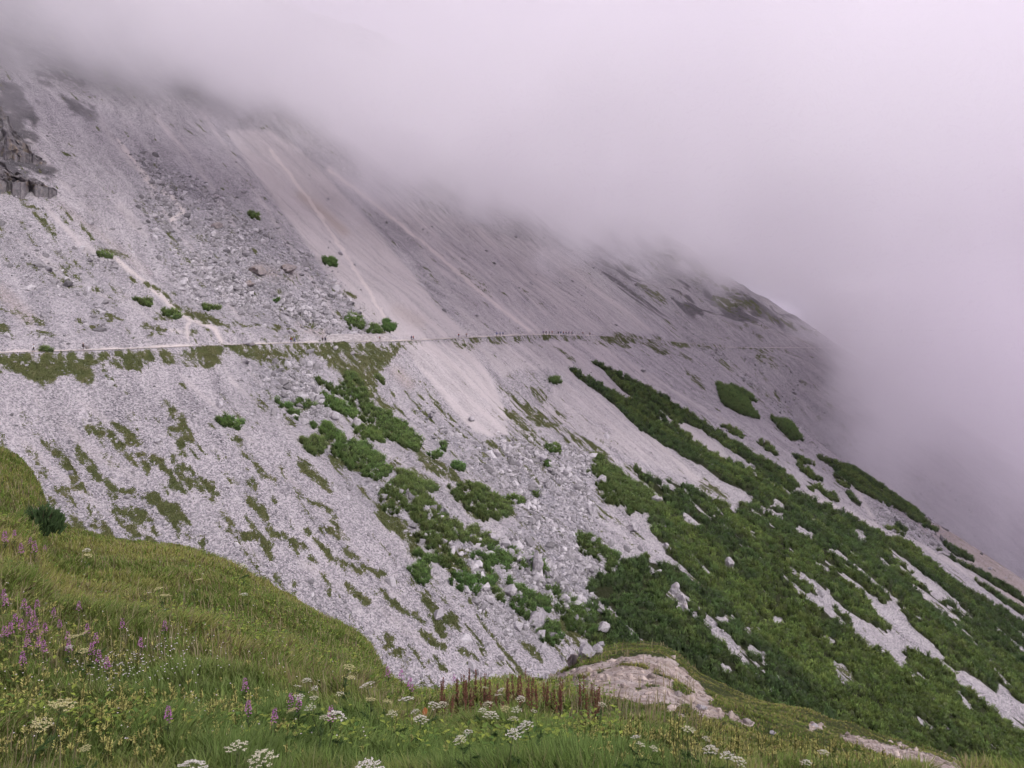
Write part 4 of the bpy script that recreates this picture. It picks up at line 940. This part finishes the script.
SL = [(3,594,12,'purple spike at the left picture edge above the flowery bank'),(6,600,10,'purple spike just right of the one at the left picture edge'),(24,604,9,'purple spike on the upper left bank, beside pale yellow flowers'),(37,604,9,'purple spike on the upper left bank, right of its neighbour'),
 (79,605,8,'purple spike standing alone on the upper left bank, above the flat cream umbels'),(29,611,9,'purple spike in the middle of the left bank, upper left of a close pair'),(33,615,9,'purple spike in the middle of the left bank, lower right of a close pair'),(54,612,8,'pale purple spike right of the close pair on the left bank'),
 (14,619,12,'stout purple spike on the left bank'),(30,627,13,'stout magenta spike on the left bank, left of two in a row'),(35,624,11,'stout magenta spike on the left bank, right of two in a row'),(10,628,10,'purple spike below the stout one on the left bank'),(4,631,8,'small purple spike low at the left picture edge'),
 (44,628,8,'small purple spike right of the two stout magenta ones'),(60,624,7,'small purple flower left of the flat cream umbels'),(22,624,6,'tiny purple spike between the stout ones of the left bank'),(68,636,7,'small purple spike between the flat cream umbels'),(87,628,8,'magenta flower right of the flat cream umbels'),(122,623,8,'magenta flower alone in the grass right of the left bank'),
 (95,638,8,'purple spike below right of the flat cream umbels'),(92,648,8,'purple spike above a little white flower on the left bank'),(27,640,10,'purple spike in the lower left bank, left of a stout one'),(38,642,14,'stout pale purple spike of the lower left bank'),(44,646,8,'small spike touching the stout pale purple one'),
 (69,645,8,'pink spike low on the left bank'),(23,657,9,'purple spike lowest on the left bank'),(98,655,12,'bright purple spike in the dark herbs'),(108,662,10,'vivid purple flower with a pale centre in the dark herbs'),(165,625,6,'tiny purple flower in mid meadow'),(141,642,7,'small purple flower in mid meadow'),
 (245,684,14,'tall purple spike on a dark stem in the middle of the meadow'),(248,708,12,'second purple spike below the tall one on a dark stem'),(168,714,8,'magenta flower low in the meadow, left of centre'),(274,716,9,'pink flower left of the white umbel cluster'),
 (290,700,14,'purple spike in the white umbel cluster, left'),(298,703,12,'purple spike in the white umbel cluster, right'),(331,713,9,'purple flower over the lowest white umbels of the cluster'),
 (388,671,13,'purple spike on the rim against the scree, leftmost of four'),(402,674,13,'purple spike on the rim against the scree, second of four'),(411,683,16,'stout magenta spike on the rim against the scree'),(454,678,9,'short magenta spike at the left end of the dock stalks'),
 (35,546,13,'pale purple spike near the dark bush, right of three'),(21,548,12,'pale purple spike near the dark bush, middle of three'),(5,536,14,'pale purple spike at the left edge near the dark bush'),(14,534,10,'pale purple spike behind the ones near the dark bush'),(30,541,9,'small pale purple spike close to the dark bush'),(45,548,8,'faint purple spike below the dark bush')]
for s_ in SL: spike(*s_)
# rusty dock stalks
def dock_meshes(seed, H=.62):
    r = np.random.default_rng(seed); st = [(*tube([(0, 0, 0), (.01, 0, H*.5), (r.normal(0, .02), r.normal(0, .02), H)], .005, .002), (.10, .045, .03))]
    m = 110; z = H*(.42+.56*r.random(m)); a = r.random(m)*6.283; rr = .034*(1-(z/H-.42)*1.1)*r.random(m)+.004
    se = [blobs(np.stack([np.cos(a)*rr, np.sin(a)*rr, z], -1), np.full(m, .0105), (.15, .062, .042), .4, r)]
    n = 10; a = r.random(n)*6.283; st.append(tri_sprays(np.stack([0*a, 0*a, .05+.2*r.random(n)], -1), np.stack([np.cos(a), np.sin(a), .9+0*a], -1), np.full(n, .15), np.full(n, .018), 1, .2, np.tile([.09, .075, .03], (n, 1)), seed))
    V1, F1, C1 = merge(st); V2, F2, C2 = merge(se); return npmesh('stem', V1, F1, dict(Col=C1)), npmesh('seed_head', V2, F2, dict(Col=C2))
DK = [dock_meshes(700+i) for i in range(4)]; r_ = random.Random(12)
for i in range(78):
    px = r_.choice([r_.uniform(440, 545), r_.uniform(440, 500), r_.uniform(500, 600)]); tz_ = r_.uniform(672, 712) if px < 540 else r_.uniform(682, 710)
    pb = tz_+r_.uniform(16, 30); p = at_meadow(px, pb); hpx = pb-tz_; sc = max(min(hpx*p[1]/F/.62*1.35, 1.5), .45)
    plant('dock_stalk', DK[r_.randrange(4)], ('stem', 'seed_head'), (p[0], p[1], p[2]-.03), r_.random()*6, sc, ('tall ' if sc > .9 else 'short ')+'rusty dock stalk '+('at the left end of its patch, against the scree' if px < 480 else 'in the middle of its patch, among white umbels' if px < 535 else 'at the right end of its patch, before the bare gravel'), 'plant', 'rusty dock stalks in front of the bare knoll')
# yellow rattle
def rattle(seed, H=.15):
    r = np.random.default_rng(seed); st = [(*tube([(0, 0, 0), (0, 0, H)], .002, .0015, 3), (.10, .10, .03))]
    n = 9; z = H-.03+.028*r.random(n); a = r.random(n)*6.283
    D = np.stack([np.cos(a), np.sin(a), 1.0+0*a], -1)
    st.append(tri_sprays(np.stack([np.cos(a)*.004, np.sin(a)*.004, z-.01], -1), D, np.full(n, .014), np.full(n, .0035), 2, .3, np.tile([.48, .46, .16], (n, 1)), seed, 1.1))
    n = 8; z = H*(.2+.5*r.random(n)); a = r.random(n)*6.283
    st.append(tri_sprays(np.stack([0*a, 0*a, z], -1), np.stack([np.cos(a), np.sin(a), .7+0*a], -1), np.full(n, .025), np.full(n, .003), 1, .3, np.tile([.08, .12, .03], (n, 1)), seed+50, 1.1))
    return merge(st)
RT = [rattle(800+i) for i in range(5)]; RTM = [npmesh('yellow_rattle', V_, F_, dict(Col=C_)) for V_, F_, C_ in RT]
RZ = [ (20, 560, 590, 760, .16, 'lone small yellow flower scattered in the middle meadow grass'),  # px0, px1, py0, py1, share, label
 (0, 170, 690, 768, .17, 'pale yellow rattle flower on a thin stalk in the grass at the lower left'),
 (120, 300, 690, 740, .14, 'pale yellow rattle flower in the grass below mid meadow'),
 (0, 130, 596, 690, .09, 'pale yellow flower on the purple flowered bank at the left'),
 (560, 900, 718, 768, .42, 'small yellow flower in the yellow carpet at the lower right')]
allp = []
for x0, x1, y0, y1, sh, lb in RZ:
    for i in range(int(sh*1700)):
        px, py = random.uniform(x0, x1), random.uniform(y0, y1)
        if py < np.interp(px, ex, ee*F+HZ)+12: continue
        if x0 == 560 and py < 722+max(0, px-700)*.12: continue
        p = at_meadow(px, py, .12)
        if p[1] < 3.3: continue
        if dirt_at(p[:1], p[1:2], p[2:])[0] > .3: continue
        allp.append((p, lb))
allp.sort(key=lambda a: a[0][1])
Vr, Fr, Cr, o_ = [], [], [], 0; Fq_, Ft_ = [], []
for i, (p, lb) in enumerate(allp):
    k = random.randrange(5); sc = random.uniform(.6, 1.1)*(.95 if 'carpet' in lb else 1)
    if i < 300:
        o = link('yellow_rattle', RTM[k], M_LEAF); o.location = p; o.rotation_euler = (random.uniform(-.2, .2), random.uniform(-.2, .2), random.random()*6); o.scale = (sc,)*3
        tag(o, lb, 'flower', lb.replace('small yellow flower in', 'yellow flowers of').replace('pale yellow', 'yellow')[:60])
    else:
        V_, F_, C_ = RT[k]; sc *= 1+.02*p[1]; a = random.random()*6; c_, s_ = math.cos(a), math.sin(a)
        VV = V_*sc; VV = np.stack([VV[:, 0]*c_-VV[:, 1]*s_, VV[:, 0]*s_+VV[:, 1]*c_, VV[:, 2]], -1)+p
        Vr.append(VV); Cr.append(C_)
        for f in F_: (Fq_ if f.shape[1] == 4 else Ft_).append(f+o_)
        o_ += len(VV)
tag(link('yellow_flowers', npmesh('yellow_flowers', np.concatenate(Vr), [np.concatenate(Fq_), np.concatenate(Ft_)], dict(Col=np.concatenate(Cr))), M_LEAF), 'countless small yellow flowers farther back in the meadow', 'flowers', kind='stuff')
# tiny white and pink blossoms in the dark herbs
Cw = []; 
for i in range(420):
    if i < 120: px, py = random.gauss(112, 26), random.gauss(668, 9)
    elif i < 200: px, py = random.gauss(170, 25), random.gauss(655, 14)
    else: px, py = random.uniform(0, 380), random.uniform(560, 740)
    if py < np.interp(px, ex, ee*F+HZ)+8: continue
    p = at_meadow(px, py, .14); Cw.append(p+np.array([0, 0, .14]))
Cw = np.array(Cw); V_, F_, C_ = blobs(Cw, .0032+.00045*Cw[:, 1], (.60, .56, .56), .25, np.random.default_rng(3))
tag(link('tiny_blossoms', npmesh('tiny_blossoms', V_, F_, dict(Col=C_)), M_LEAF), 'tiny white blossoms sprinkled through the meadow herbs', 'flowers', kind='stuff')
# the dark bush on the rim at the left
def rim_bush():
    r = np.random.default_rng(44); p = at_meadow(41, 537); n = 420
    a = r.random(n)*6.283; q_ = np.sqrt(r.random(n)); C = np.stack([np.cos(a)*q_*.34, np.sin(a)*q_*.3, .05+.45*r.random(n)*(1-q_*q_*.6)], -1)
    D = np.stack([np.cos(a)*.5, np.sin(a)*.5, np.full(n, 1.0)], -1)
    V_, F_, C_ = tri_sprays(C, D, np.full(n, .17), np.full(n, .018), 3, .3, np.tile([.04, .07, .025], (n, 1)), 45, 1.6)
    st = [(*tube([(0, 0, -.1), (math.cos(b)*.12, math.sin(b)*.12, .25), (math.cos(b)*.22, math.sin(b)*.2, .5)], .012, .004), (.06, .045, .03)) for b in np.arange(7)*.9]
    V2, F2, C2 = merge(st); e = empty('rim_bush', p); e.scale = (.78, .78, .78); tag(e, 'dark upright bush on the meadow rim at the left, beside purple flowers', 'bush')
    link('foliage', npmesh('foliage', V_, F_, dict(Col=C_)), M_PINE, e); link('stem', npmesh('stem', V2, F2, dict(Col=C2)), M_PINE, e)
rim_bush()
p = at_meadow(425, 729); o = link('withered_leaf', *[npmesh('withered_leaf', np.array([[-.05, 0, .1], [0, -.02, .07], [.055, 0, .12], [.05, .01, .22], [0, .02, .27], [-.05, .01, .21]])*.42+np.array([0, 0, .06]), np.array([[0, 1, 2, 3, 4, 5]]))], plain('orange_leaf', (.42, .16, .06))); o.location = p
md = o.modifiers.new('thickness', 'SOLIDIFY'); md.thickness = .003
tag(o, 'withered orange leaf standing in lush grass below the dock stalks', 'leaf')
# rocks of the knoll
for i, b_ in enumerate([(586,652,18,16,'fissured pale rock sticking out at the left of the knoll top'),(573,660,12,13,'dark cracked rock at the left foot of the knoll top'),(598,650,12,10,'weathered rock right of the fissured one on the knoll top'),(601,645,9,6,'small rock behind the weathered one on the knoll top'),
  (678,694,8,6,'brown stone lying on the bare gravel of the knoll'),(773,733,7,4,'lone white stone in the grass right of the knoll'),(747,722,10,5,'dark flat stone at the lower right end of the bare patches'),(702,708,12,6,'flat pale stone in the grass below the knoll'),(815,725,8,3,'flat pale stone on the right part of the rim'),
  (38,510,7,5,'pale stone on the grassy hump by the dark bush'),(48,517,10,8,'pale rock at the foot of the grassy hump, beside the dark bush'),(545,688,9,7,'low pale rock at the left end of the bare gravel')]):
    boulder(*b_, seed=80+i, where=at_meadow, m=M_BROWNROCK if 'brown' in b_[4] or 'dark' in b_[4] else M_BOULDER)
X, Y, Z, px, Rr, r = sample_meadow(160000, 71, 5.5, 500, 1060); k = (dirt_at(X, Y, Z) > .5); X, Y, Z = X[k][:4200], Y[k][:4200], Z[k][:4200]; n = len(X)
S = .010+.013*r.pareto(2.2, n); S = np.minimum(S, .09)*(.4+Y/26); gg = (.20+.28*r.random(n))[:, None]
tag(link('knoll_stones', scatter_rocks('knoll_stones', np.stack([X, Y, Z+S*.2], -1), S, gg*np.array([[1.15, .98, .86]]), M_STONE), M_STONE), 'small stones strewn over the bare knoll', 'stones', kind='stuff')

# ---------------------------------------------------------------- hikers
def skin(name, chain, edges, sub=1):
    me = bpy.data.meshes.new(name); me.from_pydata([c[0] for c in chain], edges, []); o = bpy.data.objects.new(name, me); COL.objects.link(o)
    s = o.modifiers.new('s', 'SKIN'); 
    for i, c in enumerate(chain):
        d = me.skin_vertices[0].data[i]; d.radius = c[1] if isinstance(c[1], tuple) else (c[1], c[1]); d.use_root = (i == 0)
    o.modifiers.new('u', 'SUBSURF').levels = sub
    dg = bpy.context.evaluated_depsgraph_get(); m2 = bpy.data.meshes.new_from_object(o.evaluated_get(dg)); bpy.data.objects.remove(o); m2.name = name
    for p_ in m2.polygons: p_.use_smooth = True
    return m2
def figure(stride, swing):
    s = stride
    J = dict(pel=(0, 0, .95), spine=(0, .02, 1.15), chest=(0, .03, 1.36), neck=(0, .03, 1.5), head=(0, .05, 1.63), top=(0, .05, 1.74),
             hl=(-.1, 0, .9), kl=(-.11, s*.5+.05, .5), al=(-.11, s*.55-.05, .09), fl=(-.11, s*.55+.12, .04), hr=(.1, 0, .9), kr=(.11, -s*.3+.06, .5), ar=(.11, -s*.8, .12), fr=(.11, -s*.8+.14, .05),
             sl=(-.19, .02, 1.42), el=(-.25, -swing*.5, 1.14), wl=(-.24, -swing*.3+.14, .93), gl=(-.24, -swing*.3+.2, .86), sr=(.19, .02, 1.42), er=(.25, swing*.4, 1.15), wr=(.24, swing*.9+.1, .97), gr=(.24, swing*.9+.16, .91))
    rad = dict(pel=(.15, .11), spine=(.13, .1), chest=(.16, .11), neck=.055, head=.095, top=.06, hl=.09, kl=.06, al=.042, fl=.038, hr=.09, kr=.06, ar=.042, fr=.038, sl=.065, el=.045, wl=.032, gl=.036, sr=.065, er=.045, wr=.032, gr=.036)
    E = [('pel','spine'),('spine','chest'),('chest','neck'),('neck','head'),('head','top'),('pel','hl'),('hl','kl'),('kl','al'),('al','fl'),('pel','hr'),('hr','kr'),('kr','ar'),('ar','fr'),('chest','sl'),('sl','el'),('el','wl'),('wl','gl'),('chest','sr'),('sr','er'),('er','wr'),('wr','gr')]
    def mk(name, keys, grow):
        ks = [k for k in J if k in keys]; ch = [(J[k], tuple(np.array(rad[k] if isinstance(rad[k], tuple) else (rad[k],)*2)+grow)) for k in ks]
        return skin(name, ch, [(ks.index(a), ks.index(b)) for a, b in E if a in ks and b in ks])
    return [('body', mk('body', list(J), 0)), ('jacket', mk('jacket', ['pel','spine','chest','sl','el','wl','sr','er','wr'], .022)), ('trousers', mk('trousers', ['pel','hl','kl','al','hr','kr','ar'], .018)),
            ('hair', skin('hair', [((0, .02, 1.68), .10), ((0, 0, 1.76), .075)], [(0, 1)])), ('backpack', skin('backpack', [((0, -.17, 1.08), (.14, .09)), ((0, -.2, 1.28), (.15, .11)), ((0, -.18, 1.46), (.11, .08))], [(0, 1), (1, 2)]))]
FIG = [figure(.42, .3), figure(.15, .12), figure(-.3, -.25)]
CM = {}
def cm(c):
    if c not in CM: CM[c] = plain('cloth_%d' % len(CM), c, .85, .1, .1, 20)
    return CM[c]
SKIN = (.42, .25, .18)
def hiker(px, jc, tc_, bc, hc, label, pose=0, back=False, off=0.1):
    u = u_at2(px); v = float(Vt(u))+off; p = (u*CU[0]+v*NU[0], u*CU[1]+v*NU[1], float(Zt(u))+.13)
    e = empty('hiker', p, math.atan2(CU[1], CU[0])-R(90)+(R(180) if back else 0)); tag(e, label, 'person', 'hikers on the trail')
    for (nm, m_), c in zip(FIG[pose % 3], (SKIN, jc, tc_, hc, bc)):
        if not m_.materials: m_.materials.append(None)
        o = link(nm, m_, None, e); o.material_slots[0].link = 'OBJECT'; o.material_slots[0].material = cm(c)
def u_at2(px):
    uu = np.arange(20, 700, .25); v_ = Vt(uu); x = uu*CU[0]+v_*NU[0]; y = uu*CU[1]+v_*NU[1]; return float(uu[np.argmin(np.abs(512+F*x/y-px))])
BK, NV, RD, WH, BL, GY, PU = (.02, .02, .025), (.03, .04, .12), (.35, .05, .04), (.7, .7, .7), (.07, .15, .42), (.15, .15, .16), (.2, .12, .3)
BR = (.05, .03, .02)
for h_ in [(33.5, WH, BK, WH, BK, 'hiker in white with a pale backpack beside the bright bush', 0, True), (83, BK, BK, BK, (.25, .06, .04), 'dark clothed hiker with a reddish hat, alone on the left part of the trail', 1, False),
  (291, RD, NV, BK, BR, 'hiker in an orange red jacket left of the dry stone wall', 0, False), (295, BL, NV, PU, BR, 'hiker in blue behind the one in orange red', 2, False),
  (322.5, BK, BK, GY, BR, 'dark clothed hiker at the left end of the dry stone wall, left of two', 1, False), (325.5, NV, BK, BK, BR, 'navy clothed hiker at the left end of the dry stone wall, right of two', 2, False),
  (380, BK, GY, RD, BR, 'small dark figure before the right end of the dry stone wall', 1, False), (411.5, NV, BK, GY, BR, 'hiker in navy walking beside one in red on the pale gravel chute', 0, True), (413.6, RD, BK, BK, BR, 'hiker in red walking beside one in navy on the pale gravel chute', 2, True),
  (459, BK, NV, RD, BR, 'hiker in black alone right of the pale gravel chute', 1, False), (466.5, (.4, .25, .22), GY, BK, BR, 'hiker in dusty pink right of the pale gravel chute', 0, False),
  (497, BL, NV, BL, BR, 'hiker in bright blue, first of three in a row', 0, False), (500.2, BL, BK, NV, BR, 'hiker in blue and black, middle of three in a row', 2, False), (503.2, NV, NV, BL, BR, 'hiker in dark blue, last of three in a row', 1, False),
  (543.5, PU, BK, BK, BR, 'hiker in purple leading the first dense group', 0, False), (546.2, BK, NV, RD, BR, 'hiker in black with a red pack, second in the first dense group', 1, False), (549.4, NV, BK, GY, BR, 'hiker in navy, third in the first dense group', 2, False), (552.4, RD, BK, BK, BR, 'hiker in red last in the first dense group', 0, False),
  (558.5, BK, BK, NV, BR, 'hiker in black leading the second dense group', 1, False), (561, BL, BK, BK, BR, 'hiker in blue, second in the second dense group', 0, False), (563.5, RD, NV, BK, BR, 'hiker in red and navy, third in the second dense group', 2, False), (566.2, BK, GY, PU, BR, 'hiker in black with a purple pack, fourth in the second dense group', 1, False),
  (569, PU, BK, GY, BR, 'hiker in purple, fifth in the second dense group', 0, False), (572.2, NV, BK, RD, BR, 'hiker in navy with a red pack, last in the second dense group', 2, False), (583, RD, GY, BK, BR, 'hiker in red with grey trousers, right of both dense groups', 0, False), (590, (.3, .18, .16), BK, BK, BR, 'hiker in brown, farthest along the trail', 1, False)]:
    hiker(*h_)

# ---------------------------------------------------------------- cloud: one body of vapour against the mountain
def cloud():
    vd = bpy.data.volumes.new('cloud'); o = bpy.data.objects.new('cloud', vd); COL.objects.link(o)
    g = bpy.data.node_groups.new('cloud_body', 'GeometryNodeTree'); g.interface.new_socket('Geometry', in_out='INPUT', socket_type='NodeSocketGeometry'); g.interface.new_socket('Geometry', in_out='OUTPUT', socket_type='NodeSocketGeometry')
    out = N(g, 'NodeGroupOutput'); vc = N(g, 'GeometryNodeVolumeCube'); vc.inputs['Min'].default_value = CMIN; vc.inputs['Max'].default_value = CMAX
    for k, s in zip(('Resolution X', 'Resolution Y', 'Resolution Z'), CRES): vc.inputs[k].default_value = s
    P = N(g, 'GeometryNodeInputPosition').outputs[0]; S = N(g, 'ShaderNodeSeparateXYZ'); g.links.new(P, S.inputs[0]); x, y, z = S.outputs
    def M(op, a, b=None, clamp=False): return mth(g, op, a, b, None, clamp)
    def dot(cx, cy_, cz, c0): return M('ADD', M('ADD', M('MULTIPLY', x, cx), M('MULTIPLY', y, cy_)), M('ADD', M('MULTIPLY', z, cz), c0))
    def ns(sc, off, det=4):
        n = N(g, 'ShaderNodeTexNoise'); n.inputs['Scale'].default_value = sc; n.inputs['Detail'].default_value = det; n.inputs['Roughness'].default_value = .55
        a = N(g, 'ShaderNodeVectorMath', operation='ADD'); g.links.new(P, a.inputs[0]); a.inputs[1].default_value = (off, off*2, -off); g.links.new(a.outputs[0], n.inputs['Vector']); return M('SUBTRACT', n.outputs[0], .5)
    n1 = M('ADD', M('MULTIPLY', ns(1/95, 40), 2.0), M('ADD', M('MULTIPLY', ns(1/38, 90), 1.5), M('MULTIPLY', ns(1/14, 30), .7)))
    # upper bank: everything above a base that drops towards the right
    up = M('ADD', dot(*CUP), M('MULTIPLY', n1, CN1))
    # right bank: fills the valley past the spurs
    rt = M('MINIMUM', M('ADD', dot(*CRT), M('MULTIPLY', n1, CN2)), M('ADD', M('MULTIPLY', M('SUBTRACT', y, 465), 1/40.), M('MULTIPLY', n1, .5)))
    f = M('MAXIMUM', up, rt)
    mr = N(g, 'ShaderNodeMapRange', interpolation_type='SMOOTHSTEP'); mr.inputs[1].default_value = 0; mr.inputs[2].default_value = 1; mr.inputs[3].default_value = 0; mr.inputs[4].default_value = 1; g.links.new(f, mr.inputs[0])
    d = M('MULTIPLY', mr.outputs[0], M('ADD', 1.0, M('MULTIPLY', n1, 1.15)))
    def fade(v, a, b_):
        q = N(g, 'ShaderNodeMapRange', interpolation_type='SMOOTHSTEP'); q.inputs[1].default_value = a; q.inputs[2].default_value = b_; q.inputs[3].default_value = 1; q.inputs[4].default_value = 0; g.links.new(v, q.inputs[0]); return q.outputs[0]
    d = M('MULTIPLY', d, fade(z, 130, 205)); d = M('MULTIPLY', d, fade(y, 850, 1010))
    d = M('MULTIPLY', d, M('SUBTRACT', 1.0, fade(y, 175, 290))); d = M('MULTIPLY', d, M('SUBTRACT', 1.0, M('MULTIPLY', fade(x, -250, -110), .7)))
    g.links.new(M('MAXIMUM', d, 0.003), vc.inputs['Density']); g.links.new(vc.outputs[0], out.inputs[0])
    md = o.modifiers.new('cloud', 'NODES'); md.node_group = g
    m = bpy.data.materials.new('cloud_vapour'); m.use_nodes = True; t = m.node_tree; t.nodes.clear()
    pv = N(t, 'ShaderNodeVolumePrincipled'); pv.inputs['Density'].default_value = CDENS; pv.inputs['Color'].default_value = (*CCOL, 1); pv.inputs['Anisotropy'].default_value = 0.0
    ou = N(t, 'ShaderNodeOutputMaterial'); t.links.new(pv.outputs[0], ou.inputs['Volume'])
    sn = N(g, 'GeometryNodeSetMaterial'); sn.inputs['Material'].default_value = m
    g.links.new(vc.outputs[0], sn.inputs[0]); g.links.new(sn.outputs[0], out.inputs[0]); vd.materials.append(m)
    tag(o, 'thick pale lilac cloud hiding the mountain top and the valley at the right', 'cloud', kind='stuff')
CMIN, CMAX, CRES = (-330, 150, -200), (560, 1015, 210), (178, 173, 82)
CUP = (.0028, .0, 1/52., -54/52.)
CN1, CN2 = 1.7, 1.5
CRT = (1/60., -.15/60., -.3/60., -132/60.)
CDENS, CCOL = .0145, (.999, .990, .999)
cloud()
